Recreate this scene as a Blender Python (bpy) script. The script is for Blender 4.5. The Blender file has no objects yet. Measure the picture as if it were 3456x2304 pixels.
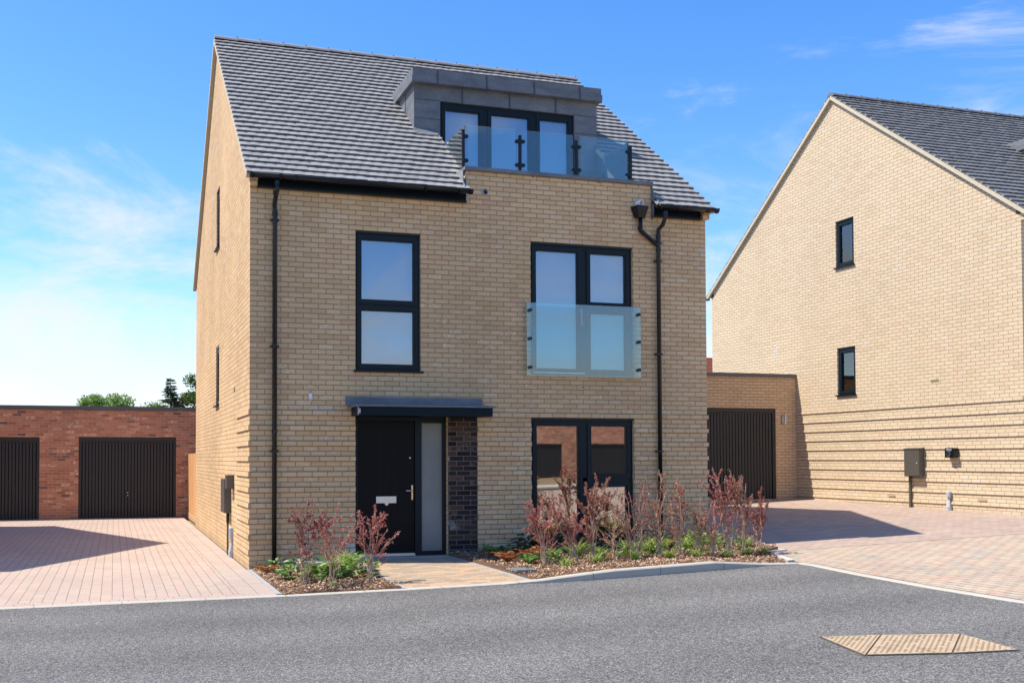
import bpy, bmesh, math, random
from math import sin, cos, pi, radians, floor
from mathutils import Vector, Matrix
C = bpy.context.scene.collection
S = bpy.context.scene
R = random.Random(7)

# ------------------------------------------------------------------ camera
pitch, yaw, roll = 0.02885, 0.29415, -0.00187
fw = Vector((sin(yaw)*cos(pitch), cos(yaw)*cos(pitch), sin(pitch)))
rt = Vector((cos(yaw), -sin(yaw), 0)); up = rt.cross(fw)
r2 = rt*cos(roll)+up*sin(roll); u2 = -rt*sin(roll)+up*cos(roll)
cd = bpy.data.cameras.new('camera'); cam = bpy.data.objects.new('camera', cd); C.objects.link(cam)
M = Matrix((r2, u2, -fw)).transposed().to_4x4(); M.translation = (-1.863, -14.845, 1.595)
cam.matrix_world = M
cd.sensor_width = 36; cd.lens = 3453.4/3456*36
cd.shift_x = (1728-1431.9)/3456; cd.shift_y = (1450.1-1152)/3456
cd.clip_start = .1; cd.clip_end = 3000
S.camera = cam

# ------------------------------------------------------------------ world, sun
SD = Vector((.58, -.20, -1.0)).normalized()          # direction the light travels
elev = math.asin(-SD.z); az = math.atan2(-SD.x, -SD.y)   # azimuth of the sun from +Y towards +X
W = bpy.data.worlds.new("World"); S.world = W; W.use_nodes = True
nt = W.node_tree; nt.nodes.clear()
out = nt.nodes.new('ShaderNodeOutputWorld'); bg = nt.nodes.new('ShaderNodeBackground')
sky = nt.nodes.new('ShaderNodeTexSky'); sky.sky_type = 'NISHITA'; sky.sun_disc = False
sky.sun_elevation = elev; sky.sun_rotation = az
sky.air_density = 1.0; sky.dust_density = .5; sky.ozone_density = 2.6; sky.altitude = 50
tc = nt.nodes.new('ShaderNodeTexCoord')
mp = nt.nodes.new('ShaderNodeMapping'); mp.inputs['Scale'].default_value = (1.5, 1.5, 4.8); mp.inputs['Location'].default_value = (.9, .55, .1)
n1 = nt.nodes.new('ShaderNodeTexNoise'); n1.inputs['Scale'].default_value = 1.7; n1.inputs['Detail'].default_value = 9; n1.inputs['Roughness'].default_value = .66
n1.inputs['Distortion'].default_value = 1.0
sp = nt.nodes.new('ShaderNodeSeparateXYZ')
hz = nt.nodes.new('ShaderNodeMapRange'); hz.inputs[1].default_value = .0; hz.inputs[2].default_value = .40; hz.inputs[3].default_value = .24; hz.inputs[4].default_value = -.10
ad = nt.nodes.new('ShaderNodeMath'); ad.operation = 'ADD'
mr = nt.nodes.new('ShaderNodeMapRange'); mr.interpolation_type = 'SMOOTHSTEP'; mr.inputs[1].default_value = .50; mr.inputs[2].default_value = .80; mr.inputs[3].default_value = 0.; mr.inputs[4].default_value = .85
mx = nt.nodes.new('ShaderNodeMix'); mx.data_type = 'RGBA'
hs = nt.nodes.new('ShaderNodeHueSaturation'); hs.inputs['Saturation'].default_value = 1.34; hs.inputs['Value'].default_value = .77; hs.inputs['Hue'].default_value = .509
L = nt.links.new
L(tc.outputs['Generated'], mp.inputs[0]); L(mp.outputs[0], n1.inputs[0]); L(tc.outputs['Generated'], sp.inputs[0])
L(sp.outputs[2], hz.inputs[0]); L(n1.outputs[0], ad.inputs[0]); L(hz.outputs[0], ad.inputs[1]); L(ad.outputs[0], mr.inputs[0])
L(sky.outputs[0], hs.inputs['Color']); L(hs.outputs[0], mx.inputs[6]); mx.inputs[7].default_value = (2.75, 2.82, 2.9, 1)
L(mr.outputs[0], mx.inputs[0]); L(mx.outputs[2], bg.inputs[0]); bg.inputs[1].default_value = .15
L(bg.outputs[0], out.inputs[0])
ld = bpy.data.lights.new('sun', 'SUN'); ld.energy = 3.2; ld.angle = radians(.5); ld.color = (1, .935, .83)
sun = bpy.data.objects.new('sun', ld); C.objects.link(sun)
sun.rotation_euler = SD.to_track_quat('-Z', 'Y').to_euler(); sun.location = (-20, 10, 30)
S.view_settings.view_transform = 'Standard'; S.view_settings.look = 'None'
S.view_settings.gamma = 1; S.view_settings.exposure = 1.16

# ------------------------------------------------------------------ helpers
def G(x, y):                                          # lie of the land: level on the left, rising to the right
    xx = min(max(x, 0), 30)
    return .0346*xx + .001*xx*min(max(y, 0), 20)

def thing(name, label, cat, loc=(0, 0, 0), group=None, kind=None):
    o = bpy.data.objects.new(name, None); C.objects.link(o); o.location = loc
    o['label'] = label; o['category'] = cat
    if group: o['group'] = group
    if kind: o['kind'] = kind
    return o
def obj(name, bm, mat, parent=None, smooth=False):
    me = bpy.data.meshes.new(name); bm.to_mesh(me); bm.free()
    for m in (mat if isinstance(mat, (list, tuple)) else [mat]): me.materials.append(m)
    if smooth:
        for p in me.polygons: p.use_smooth = True
    o = bpy.data.objects.new(name, me); C.objects.link(o)
    if parent: o.parent = parent
    return o
def tag(o, label, cat, group=None, kind=None):
    o['label'] = label; o['category'] = cat
    if group: o['group'] = group
    if kind: o['kind'] = kind
    return o
def structure(name, bm, mat):
    o = obj(name, bm, mat); o['kind'] = 'structure'; return o
def BM(): return bmesh.new()
ID = lambda u, d, z: Vector((u, d, z))
def box(bm, a, b, f=None, mi=0):
    f = f or ID
    x0, x1 = sorted((a[0], b[0])); y0, y1 = sorted((a[1], b[1])); z0, z1 = sorted((a[2], b[2]))
    P = [f(x, y, z) for x in (x0, x1) for y in (y0, y1) for z in (z0, z1)]
    V = [bm.verts.new(p) for p in P]
    fs = [(0, 1, 3, 2), (4, 6, 7, 5), (0, 4, 5, 1), (2, 3, 7, 6), (0, 2, 6, 4), (1, 5, 7, 3)]
    F = [bm.faces.new([V[i] for i in q]) for q in fs]
    for q in F: q.material_index = mi
    bmesh.ops.recalc_face_normals(bm, faces=F)
    return V
def tube(bm, pts, r, n=10, cap=True, r1=None):
    pts = [Vector(p) for p in pts]; rings = []
    for i, p in enumerate(pts):
        t = (pts[min(i+1, len(pts)-1)]-pts[max(i-1, 0)]).normalized()
        a = t.orthogonal().normalized() if i == 0 else (a - t*a.dot(t)).normalized()
        b = t.cross(a)
        rr = r if r1 is None else r+(r1-r)*i/(len(pts)-1)
        rings.append([bm.verts.new(p+a*cos(2*pi*k/n)*rr+b*sin(2*pi*k/n)*rr) for k in range(n)])
    for A, B in zip(rings, rings[1:]):
        for k in range(n): bm.faces.new((A[k], A[(k+1) % n], B[(k+1) % n], B[k]))
    if cap: bm.faces.new(list(reversed(rings[0]))); bm.faces.new(rings[-1])
def prism(bm, poly, f0, f1):
    "poly list of 2D; f0,f1 map 2D to the two end faces"
    A = [bm.verts.new(f0(*p)) for p in poly]; B = [bm.verts.new(f1(*p)) for p in poly]
    n = len(poly); F = [bm.faces.new(A), bm.faces.new(list(reversed(B)))]
    for k in range(n): F.append(bm.faces.new((A[k], B[k], B[(k+1) % n], A[(k+1) % n])))
    bmesh.ops.recalc_face_normals(bm, faces=F)
def panel(bm, outline, holes, f, t):
    "wall slab: outline polygon (u,v) with rectangular holes, mapped by f(u,d,v), d from 0 (outside) to t (inside)"
    b = BM(); fc = b.faces.new([b.verts.new((p[0], 0, p[1])) for p in outline])
    for h in holes:
        for co, no in (((h[0], 0, 0), (1, 0, 0)), ((h[1], 0, 0), (1, 0, 0)), ((0, 0, h[2]), (0, 0, 1)), ((0, 0, h[3]), (0, 0, 1))):
            bmesh.ops.bisect_plane(b, geom=b.verts[:]+b.edges[:]+b.faces[:], plane_co=co, plane_no=no)
    kill = []
    for q in b.faces:
        c = q.calc_center_median()
        if any(h[0] < c.x < h[1] and h[2] < c.z < h[3] for h in holes): kill.append(q)
    bmesh.ops.delete(b, geom=kill, context='FACES')
    r = bmesh.ops.extrude_face_region(b, geom=b.faces[:])
    for v in r['geom']:
        if isinstance(v, bmesh.types.BMVert): v.co.y = t
    bmesh.ops.recalc_face_normals(b, faces=b.faces[:])
    vm = {}
    for v in b.verts: vm[v] = bm.verts.new(f(*v.co))
    F = [bm.faces.new([vm[v] for v in q.verts]) for q in b.faces]
    bmesh.ops.recalc_face_normals(bm, faces=F)
    b.free()
def sheet(bm, poly, zf, step=.5, skirt=0):
    "draped ground sheet"
    b = BM(); b.faces.new([b.verts.new((x, y, 0)) for x, y in poly])
    bmesh.ops.triangulate(b, faces=b.faces[:])
    xs = [p[0] for p in poly]; ys = [p[1] for p in poly]
    def cuts(lo, hi):
        k = math.ceil(lo/step)
        while k*step < hi: yield k*step; k += 1
    for x in cuts(min(xs), max(xs)): bmesh.ops.bisect_plane(b, geom=b.verts[:]+b.edges[:]+b.faces[:], plane_co=(x, 0, 0), plane_no=(1, 0, 0))
    for y in cuts(min(ys), max(ys)): bmesh.ops.bisect_plane(b, geom=b.verts[:]+b.edges[:]+b.faces[:], plane_co=(0, y, 0), plane_no=(0, 1, 0))
    vm = {v: bm.verts.new((v.co.x, v.co.y, zf(v.co.x, v.co.y))) for v in b.verts}
    F = []
    for q in b.faces:
        nf = bm.faces.new([vm[v] for v in q.verts]); F.append(nf)
        nf.normal_update()
        if nf.normal.z < 0: nf.normal_flip()
    if skirt:
        for e in b.edges:
            if len(e.link_faces) == 1:
                p, q = vm[e.verts[0]], vm[e.verts[1]]
                a2 = bm.verts.new(p.co-Vector((0, 0, skirt))); b2 = bm.verts.new(q.co-Vector((0, 0, skirt))); bm.faces.new((p, q, b2, a2))
    b.free()

# ------------------------------------------------------------------ materials
class NT:
    def __init__(s, name):
        s.m = bpy.data.materials.new(name); s.m.use_nodes = True; s.t = s.m.node_tree
        s.b = s.t.nodes['Principled BSDF']; s.o = s.t.nodes['Material Output']
        s.tc = s.t.nodes.new('ShaderNodeTexCoord').outputs['Object']
    def n(s, typ, **kw):
        x = s.t.nodes.new(typ)
        for k, v in kw.items(): setattr(x, k, v)
        return x
    def put(s, sock, v):
        if isinstance(v, bpy.types.NodeSocket): s.t.links.new(v, sock)
        elif v is not None: sock.default_value = v
    def m_(s, op, a, b=None, c=None, clamp=False):
        x = s.n('ShaderNodeMath', operation=op, use_clamp=clamp); s.put(x.inputs[0], a); s.put(x.inputs[1], b); s.put(x.inputs[2], c)
        return x.outputs[0]
    def rng(s, v, a, b, c, d, smooth=False):
        x = s.n('ShaderNodeMapRange'); x.interpolation_type = 'SMOOTHSTEP' if smooth else 'LINEAR'
        s.put(x.inputs[0], v)
        for i, k in enumerate((a, b, c, d)): s.put(x.inputs[i+1], k)
        return x.outputs[0]
    def noise(s, scale, detail=4, rough=.55, vec=None, stretch=None, out=0):
        x = s.n('ShaderNodeTexNoise'); x.inputs['Scale'].default_value = scale; x.inputs['Detail'].default_value = detail; x.inputs['Roughness'].default_value = rough
        v = vec or s.tc
        if stretch:
            mp = s.n('ShaderNodeMapping'); mp.inputs['Scale'].default_value = stretch; s.put(mp.inputs[0], v); v = mp.outputs[0]
        s.put(x.inputs[0], v); return x.outputs[out]
    def mix(s, f, a, b, blend='MIX'):
        x = s.n('ShaderNodeMix', data_type='RGBA', blend_type=blend); s.put(x.inputs[0], f)
        for i, v in ((6, a), (7, b)):
            if isinstance(v, (tuple, list)): v = (*v[:3], 1)
            s.put(x.inputs[i], v)
        return x.outputs[2]
    def ramp(s, f, stops, const=False):
        x = s.n('ShaderNodeValToRGB'); e = x.color_ramp.elements
        if const: x.color_ramp.interpolation = 'CONSTANT'
        while len(e) < len(stops): e.new(.5)
        for el, (p, c) in zip(e, stops): el.position = p; el.color = (*c, 1)
        s.put(x.inputs[0], f); return x.outputs[0]
    def scale_col(s, c, k):
        x = s.n('ShaderNodeVectorMath', operation='SCALE'); s.put(x.inputs[0], c); s.put(x.inputs[3], k); return x.outputs[0]
    def bump(s, h, dist, strength=1.):
        x = s.n('ShaderNodeBump'); x.inputs['Strength'].default_value = strength; x.inputs['Distance'].default_value = dist
        s.put(x.inputs['Height'], h); s.t.links.new(x.outputs[0], s.b.inputs['Normal']); return x
    def set(s, base=None, rough=None, metal=None, spec=None):
        if isinstance(base, tuple): base = (*base[:3], 1)
        s.put(s.b.inputs['Base Color'], base); s.put(s.b.inputs['Roughness'], rough); s.put(s.b.inputs['Metallic'], metal)
        if spec is not None: s.put(s.b.inputs['Specular IOR Level'], spec)
        return s.m
    def sep(s, v=None):
        x = s.n('ShaderNodeSeparateXYZ'); s.put(x.inputs[0], v or s.tc); return x.outputs

def cells(s, u, v, w, h, joint, wob=.002, soft=.0025, stagger=.5):
    row = s.m_('FLOOR', s.m_('DIVIDE', v, h)); par = s.m_('FLOORED_MODULO', row, 2.)
    uu = s.m_('ADD', s.m_('DIVIDE', u, w), s.m_('MULTIPLY', par, stagger)); col = s.m_('FLOOR', uu)
    fu = s.m_('SUBTRACT', uu, col); fv = s.m_('SUBTRACT', s.m_('DIVIDE', v, h), row)
    du = s.m_('MULTIPLY', s.m_('MINIMUM', fu, s.m_('SUBTRACT', 1., fu)), w)
    dv = s.m_('MULTIPLY', s.m_('MINIMUM', fv, s.m_('SUBTRACT', 1., fv)), h)
    d = s.m_('MINIMUM', du, dv)
    if wob: d = s.m_('ADD', d, s.m_('MULTIPLY', s.m_('SUBTRACT', s.noise(60, 2), .5), wob*2))
    mask = s.rng(d, joint/2-soft, joint/2+soft, 0., 1., True)     # 1 on the unit, 0 in the joint
    cv = s.n('ShaderNodeCombineXYZ'); s.put(cv.inputs[0], col); s.put(cv.inputs[1], row)
    wn = s.n('ShaderNodeTexWhiteNoise', noise_dimensions='2D'); s.put(wn.inputs[0], cv.outputs[0])
    wn2 = s.n('ShaderNodeTexWhiteNoise', noise_dimensions='3D')
    cv2 = s.n('ShaderNodeCombineXYZ'); s.put(cv2.inputs[0], col); s.put(cv2.inputs[1], row); cv2.inputs[2].default_value = 7.7
    s.put(wn2.inputs[0], cv2.outputs[0])
    return mask, wn.outputs[0], wn2.outputs[0], fu, fv

def brick_mat(name, stops, mortar, streak=None, bump=.006, dirt=.16):
    s = NT(name); o = s.sep()
    u = s.m_('ADD', s.m_('ADD', o[0], o[1]), .005); v = s.m_('ADD', o[2], .005)
    mask, r1, r2, fu, fv = cells(s, u, v, .225, .075, .0105)
    c = s.ramp(r1, stops)
    fine = s.noise(55, 5, .7, stretch=(1, 1, 1.8))
    c = s.scale_col(c, s.rng(fine, .25, .75, .86, 1.14))
    big = s.noise(.45, 3); c = s.scale_col(c, s.rng(big, .3, .7, 1-dirt, 1+dirt*.6))
    if streak:          # pale or dark crease marks on some bricks
        k = s.noise(14, 4, .7, stretch=(1, 1, 3.2))
        f = s.m_('MULTIPLY', s.rng(k, .48, .58, 0, 1, True), s.rng(r2, streak[0], streak[0]+.03, 0, 1))
        c = s.mix(f, c, streak[1])
    eff = s.m_('MULTIPLY', s.rng(s.noise(1.1, 4, .6), .60, .72, 0, .55, True), s.rng(r2, .55, .6, 0, 1))
    c = s.mix(eff, c, (.62, .58, .52))
    # splash dirt and damp near the foot of the wall
    foot = s.m_('MULTIPLY', s.rng(s.m_('ADD', o[2], s.m_('MULTIPLY', s.noise(3, 3), .25)), .1, .38, .3, 0, True), 1.)
    c = s.mix(foot, c, (.22, .19, .15))
    mc = s.scale_col((*mortar, 1) and s.mix(s.noise(8, 3), tuple(x*.85 for x in mortar), mortar), 1.)
    col = s.mix(mask, mc, c)
    crease = s.noise(38, 4, .65, stretch=(1, 1, 2.4))
    h = s.m_('ADD', mask, s.m_('MULTIPLY', crease, .55))
    h = s.m_('ADD', h, s.m_('MULTIPLY', r2, .25))
    s.bump(h, bump); return s.set(col, .9, spec=.2)

buff = brick_mat('buff brick', [(0, (0.588, 0.389, 0.200)), (.25, (0.640, 0.434, 0.233)), (.6, (0.683, 0.470, 0.260)), (.88, (0.651, 0.424, 0.233)), (1, (0.609, 0.374, 0.214))], (0.347, 0.263, 0.158), streak=(.9, (0.714, 0.545, 0.353)))
buff2 = brick_mat('buff brick pale', [(0, (0.588, 0.458, 0.301)), (.5, (0.642, 0.515, 0.347)), (.9, (0.652, 0.505, 0.347)), (1, (0.632, 0.469, 0.321))], (0.372, 0.309, 0.209), streak=(.9, (0.647, 0.556, 0.408)), dirt=.05)
buff3 = brick_mat('buff brick orange', [(0, (0.630, 0.410, 0.221)), (.5, (0.693, 0.470, 0.270)), (.9, (0.714, 0.475, 0.281)), (1, (0.672, 0.432, 0.248))], (0.315, 0.248, 0.162), dirt=.06)
redb = brick_mat('red brick', [(0, (0.403, 0.165, 0.103)), (.12, (0.488, 0.201, 0.127)), (.5, (0.573, 0.250, 0.155)), (.93, (0.634, 0.293, 0.178)), (.97, (0.293, 0.159, 0.127)), (1, (0.195, 0.122, 0.109))], (0.671, 0.476, 0.310), streak=(.82, (0.950, 0.634, 0.414)))
darkb = brick_mat('blue black brick', [(0, (0.016, 0.013, 0.015)), (.5, (0.036, 0.027, 0.029)), (.85, (0.068, 0.044, 0.038)), (1, (0.099, 0.052, 0.035))], (0.234, 0.172, 0.112), streak=(.8, (0.126, 0.096, 0.084)), dirt=.02)

def plain(name, col, rough=.5, metal=0., spec=None, var=.08, nscale=12, bump=0., bscale=60):
    s = NT(name)
    c = s.scale_col((*col, 1) and s.mix(s.noise(nscale, 4), tuple(x*(1-var) for x in col), tuple(min(1, x*(1+var)) for x in col)), 1.)
    if bump: s.bump(s.noise(bscale, 4, .6), bump)
    s.set(c, rough, metal, spec); return s.m
frame_m = plain('anthracite window frame', (.007, .014, .019), .4, spec=.2, bump=.0004, bscale=400)
black_m = plain('black plastic', (.007, .009, .012), .25, spec=.35)
bluepl = plain('blue black board', (.006, .013, .02), .45, spec=.12, bump=.0003, bscale=200)
doorblk = plain('black door', (.004, .004, .0045), .45, spec=.15, bump=.0004, bscale=200)
garage_m = plain('black garage door', (.042, .041, .041), .45, spec=.3, bump=.0006, bscale=300)
steel = plain('brushed steel', (.62, .62, .63), .32, 1.)
brass = plain('brass plate', (.75, .55, .28), .3, 1.)
whitepl = plain('white plastic', (.7, .71, .72), .4)
greypl = plain('grey plastic', (.42, .43, .45), .5)
meter_m = plain('brown grey cabinet', (.085, .075, .062), .45, bump=.0006, bscale=250)
cream = plain('cream mortar verge', (.52, .46, .34), .8, var=.15, bump=.003)
conc = plain('concrete kerb', (.50, .46, .39), .85, var=.18, nscale=5, bump=.003, bscale=90)
conc2 = plain('grey concrete', (.34, .33, .31), .85, var=.2, nscale=6, bump=.004, bscale=70)
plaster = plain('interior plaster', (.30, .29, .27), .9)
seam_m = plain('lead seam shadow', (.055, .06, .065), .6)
blind_m = plain('pale roller blind', (.68, .69, .72), .9, var=.03)
soff_b = plain('black groove', (.003, .003, .003), .8, spec=.1)
soff = plain('dark soffit', (.03, .03, .03), .6)

def lead_mat():
    s = NT('weathered lead')
    n = s.noise(2.5, 5, .65, stretch=(1, 1, 2.5)); n2 = s.noise(30, 3)
    c = s.ramp(n, [(.25, (.11, .118, .128)), (.5, (.155, .165, .178)), (.72, (.21, .218, .228))])
    c = s.scale_col(c, s.rng(n2, .3, .7, .92, 1.08)); s.bump(s.noise(6, 3), .004)
    return s.set(c, s.rng(n, .3, .7, .5, .65), 0.05, .3)
lead = lead_mat()
lead_l = plain('bright lead flashing', (.36, .36, .36), .42, .4, var=.2, nscale=9, bump=.003, bscale=20)

def tile_mat(name, a, b):
    s = NT(name); at = s.n('ShaderNodeAttribute', attribute_name='tint'); t = at.outputs['Fac']
    c = s.mix(t, a, b)
    c = s.scale_col(c, s.rng(s.noise(3., 5, .7, stretch=(1, 2.2, 2.2)), .3, .75, .88, 1.2))
    pale = s.rng(s.noise(1.1, 5, .75), .60, .74, 0, .35, True)
    c = s.mix(pale, c, (.46, .45, .42))
    s.bump(s.noise(90, 4), .0015); return s.set(c, .55, spec=.4)
tile = tile_mat('grey roof tile', (.245, .24, .23), (.29, .283, .268))
tile_edge_shadow = plain('roof tile edge with painted shadow', (.13, .13, .128), .8)  # butt edges coloured dark to paint in the shadow gap between courses
tile_d = tile_mat('dark grey roof tile', (.145, .147, .147), (.18, .181, .18))

def asphalt_mat():
    s = NT('asphalt')
    vor = s.n('ShaderNodeTexVoronoi'); vor.inputs['Scale'].default_value = 95; s.put(vor.inputs[0], s.tc)
    v = s.sep(vor.outputs['Color'])[0]
    c = s.ramp(v, [(0, (.06, .057, .054)), (.45, (.125, .12, .111)), (.8, (.185, .177, .162)), (1, (.30, .285, .255))])
    c = s.scale_col(c, s.rng(s.noise(22, 4, .7), .3, .7, .80, 1.2))
    c = s.scale_col(c, s.rng(s.noise(.5, 4, .6), .3, .7, .90, 1.10))
    c = s.mix(s.rng(s.noise(2.2, 4, .7), .55, .8, 0, .22, True), c, (.25, .235, .20))
    o = s.sep()      # wheel tracks polished along the carriageway, darker seams, a few drips
    tr = s.m_('ABSOLUTE', s.m_('SUBTRACT', s.m_('FRACT', s.m_('DIVIDE', s.m_('ADD', o[1], s.m_('MULTIPLY', s.noise(.25, 2), .8)), 1.75)), .5))
    c = s.scale_col(c, s.rng(tr, .0, .5, .90, 1.07, True))
    c = s.scale_col(c, s.rng(s.noise(1.7, 5, .75, stretch=(.35, 1, 1)), .60, .72, 1., .86, True))
    s.bump(s.m_('SUBTRACT', 1., vor.outputs['Distance']), .006, .9)
    return s.set(c, .85, spec=.25)
asphalt = asphalt_mat()

def paver_mat(name, stops, axis='y', w=.18, h=.125, joint=.006, jc=(.12, .10, .085), stagger=.5, soft=.002):
    s = NT(name); o = s.sep()
    nz = s.m_('MULTIPLY', s.m_('SUBTRACT', s.noise(2.2, 3), .5), .012)
    a, b = (o[1], o[0]) if axis == 'y' else (o[0], o[1])
    a = s.m_('ADD', a, nz); b = s.m_('ADD', b, nz)
    mask, r1, r2, fu, fv = cells(s, a, b, w, h, joint, wob=.0015, soft=soft, stagger=stagger)
    c = s.ramp(r1, stops)
    c = s.scale_col(c, s.rng(s.noise(70, 4, .7), .3, .7, .88, 1.12))
    c = s.scale_col(c, s.rng(s.noise(.6, 4, .6), .3, .7, .93, 1.07))
    # joints vary: sand filled in places, open in others
    jf = s.rng(s.noise(9, 3, .7), .35, .65, .25, 1., True)
    col = s.mix(s.m_('MULTIPLY', s.m_('SUBTRACT', 1., mask), jf), c, jc)
    s.bump(s.m_('ADD', mask, s.m_('MULTIPLY', s.noise(80, 3), .15)), .004)
    return s.set(col, .88, spec=.2)
pv_l = paver_mat('pink grey block paving', [(0, (0.405, 0.313, 0.253)), (.3, (0.437, 0.345, 0.281)), (.6, (0.423, 0.327, 0.258)), (.85, (0.451, 0.317, 0.262)), (.94, (0.460, 0.368, 0.258)), (1, (0.368, 0.304, 0.262))])
pv_lc = paver_mat('block paving border', [(0, (0.405, 0.313, 0.253)), (.5, (0.437, 0.350, 0.281)), (1, (0.423, 0.304, 0.248))], 'x', .2, .125)
pv_lc2 = paver_mat('block paving wall border', [(0, (0.405, 0.322, 0.262)), (.5, (0.432, 0.350, 0.285)), (1, (0.405, 0.313, 0.258))], 'y', .125, .22, stagger=0.)
pv_b = paver_mat('pinkish block paving', [(0, (0.331, 0.248, 0.198)), (.4, (0.386, 0.285, 0.225)), (.8, (0.423, 0.317, 0.248)), (1, (0.322, 0.262, 0.225))], 'x', .2, .1)
pv_m = paver_mat('multicolour block paving', [(0, (0.370, 0.310, 0.245)), (.14, (0.370, 0.318, 0.258)), (.24, (0.430, 0.344, 0.245)), (.5, (0.456, 0.361, 0.254)), (.7, (0.447, 0.327, 0.241)), (.86, (0.439, 0.305, 0.228)), (1, (0.413, 0.335, 0.245))], 'y', .2, .135, joint=.014, jc=(0.086, 0.069, 0.052))
pv_p = paver_mat('buff orange path paving', [(0, (0.288, 0.240, 0.180)), (.3, (0.352, 0.272, 0.184)), (.6, (0.448, 0.304, 0.188)), (.85, (0.496, 0.328, 0.204)), (1, (0.384, 0.288, 0.200))], 'x', .2, .1, joint=.004, jc=(0.240, 0.192, 0.136))

def mulch_mat():
    s = NT('bark mulch')
    x = s.noise(28, 4, .75, stretch=(1, 2.2, 1)); 
    c = s.ramp(x, [(.2, (.05, .03, .018)), (.45, (.17, .105, .065)), (.6, (.28, .18, .115)), (.75, (.42, .29, .19))])
    s.bump(x, .03); return s.set(c, .95, spec=.1)
mulch = mulch_mat()
def tint_mat(name, stops, rough=.6, trans=.25, spec=.3):
    s = NT(name); at = s.n('ShaderNodeAttribute', attribute_name='tint')
    c = s.ramp(at.outputs['Fac'], stops)
    s.set(c, rough, spec=spec)
    if trans:
        tr = s.n('ShaderNodeBsdfTranslucent'); s.put(tr.inputs[0], c); mxs = s.n('ShaderNodeMixShader'); mxs.inputs[0].default_value = trans
        L2 = s.t.links.new; L2(s.b.outputs[0], mxs.inputs[1]); L2(tr.outputs[0], mxs.inputs[2]); L2(mxs.outputs[0], s.o.inputs[0])
    return s.m
chip_m = tint_mat('bark chips', [(0, (0.080, 0.045, 0.029)), (.35, (0.272, 0.160, 0.099)), (.7, (0.480, 0.304, 0.192)), (1, (0.800, 0.576, 0.384))], .95, 0, .1)
barb_r = tint_mat('dark red barberry leaf', [(0, (0.092, 0.016, 0.020)), (.35, (0.258, 0.048, 0.051)), (.7, (0.442, 0.136, 0.109)), (1, (0.644, 0.368, 0.281))], .5)
barb_p = tint_mat('pink barberry leaf', [(0, (0.184, 0.040, 0.035)), (.35, (0.423, 0.112, 0.094)), (.7, (0.589, 0.224, 0.172)), (1, (0.718, 0.432, 0.328))], .5)
barb_b = tint_mat('rusty barberry leaf', [(0, (0.147, 0.040, 0.027)), (.35, (0.331, 0.112, 0.070)), (.7, (0.488, 0.224, 0.148)), (1, (0.644, 0.400, 0.281))], .5)
stem_m = plain('barberry stem', (.52, .37, .25), .8, var=.3, nscale=30)
leaf_g = tint_mat('broad green leaf', [(0, (.05, .13, .02)), (.5, (.13, .27, .05)), (.85, (.27, .40, .13)), (1, (.48, .50, .28))], .45)
leaf_y = tint_mat('grass tuft blade', [(0, (.10, .18, .025)), (.5, (.25, .36, .06)), (.85, (.45, .50, .13)), (1, (.58, .52, .24))], .45)
leaf_k = tint_mat('dark green leaf', [(0, (.012, .035, .015)), (.6, (.03, .075, .025)), (1, (.10, .13, .06))], .45)
fern_g = tint_mat('green fern frond', [(0, (.05, .12, .02)), (.6, (.13, .25, .05)), (1, (.32, .40, .12))], .5)
fern_o = tint_mat('orange fern frond', [(0, (.17, .05, .015)), (.5, (.34, .115, .03)), (1, (.48, .21, .07))], .55)
tree_a = tint_mat('pale green tree leaf', [(0, (0.090, 0.180, 0.030)), (.5, (0.195, 0.330, 0.075)), (1, (0.390, 0.525, 0.165))], .6)
tree_b = tint_mat('conifer needles', [(0, (0.016, 0.039, 0.018)), (.6, (0.039, 0.078, 0.033)), (1, (0.078, 0.130, 0.052))], .6, .1)
tree_c = tint_mat('oak leaf', [(0, (0.028, 0.063, 0.013)), (.5, (0.070, 0.126, 0.026)), (.85, (0.140, 0.196, 0.039)), (1, (0.364, 0.336, 0.078))], .6)
trunk_m = plain('tree bark', (.10, .075, .055), .95, var=.3, bump=.02, bscale=20)
def wood_mat():
    s = NT('orange timber fence'); o = s.sep()
    col = s.m_('FLOOR', s.m_('DIVIDE', o[1], .11)); wn = s.n('ShaderNodeTexWhiteNoise', noise_dimensions='1D'); s.put(wn.inputs[1], col)
    c = s.ramp(wn.outputs[0], [(0, (.50, .24, .085)), (1, (.66, .35, .14))])
    c = s.scale_col(c, s.rng(s.noise(12, 5, .7, stretch=(1, 1, .08)), .3, .7, .8, 1.15)); return s.set(c, .75)
wood = wood_mat()
def cover_mat():
    s = NT('cast iron cover'); 
    c = s.ramp(s.noise(5, 5, .7), [(.3, (.27, .195, .12)), (.5, (.44, .325, .20)), (.62, (.47, .345, .215)), (.75, (.21, .155, .10))]); s.bump(s.noise(50, 3), .002)
    return s.set(c, .75, .1)
cover_m = cover_mat()
cov_d = plain('grey plastic cover', (.16, .18, .18), .6, var=.3)
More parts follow.
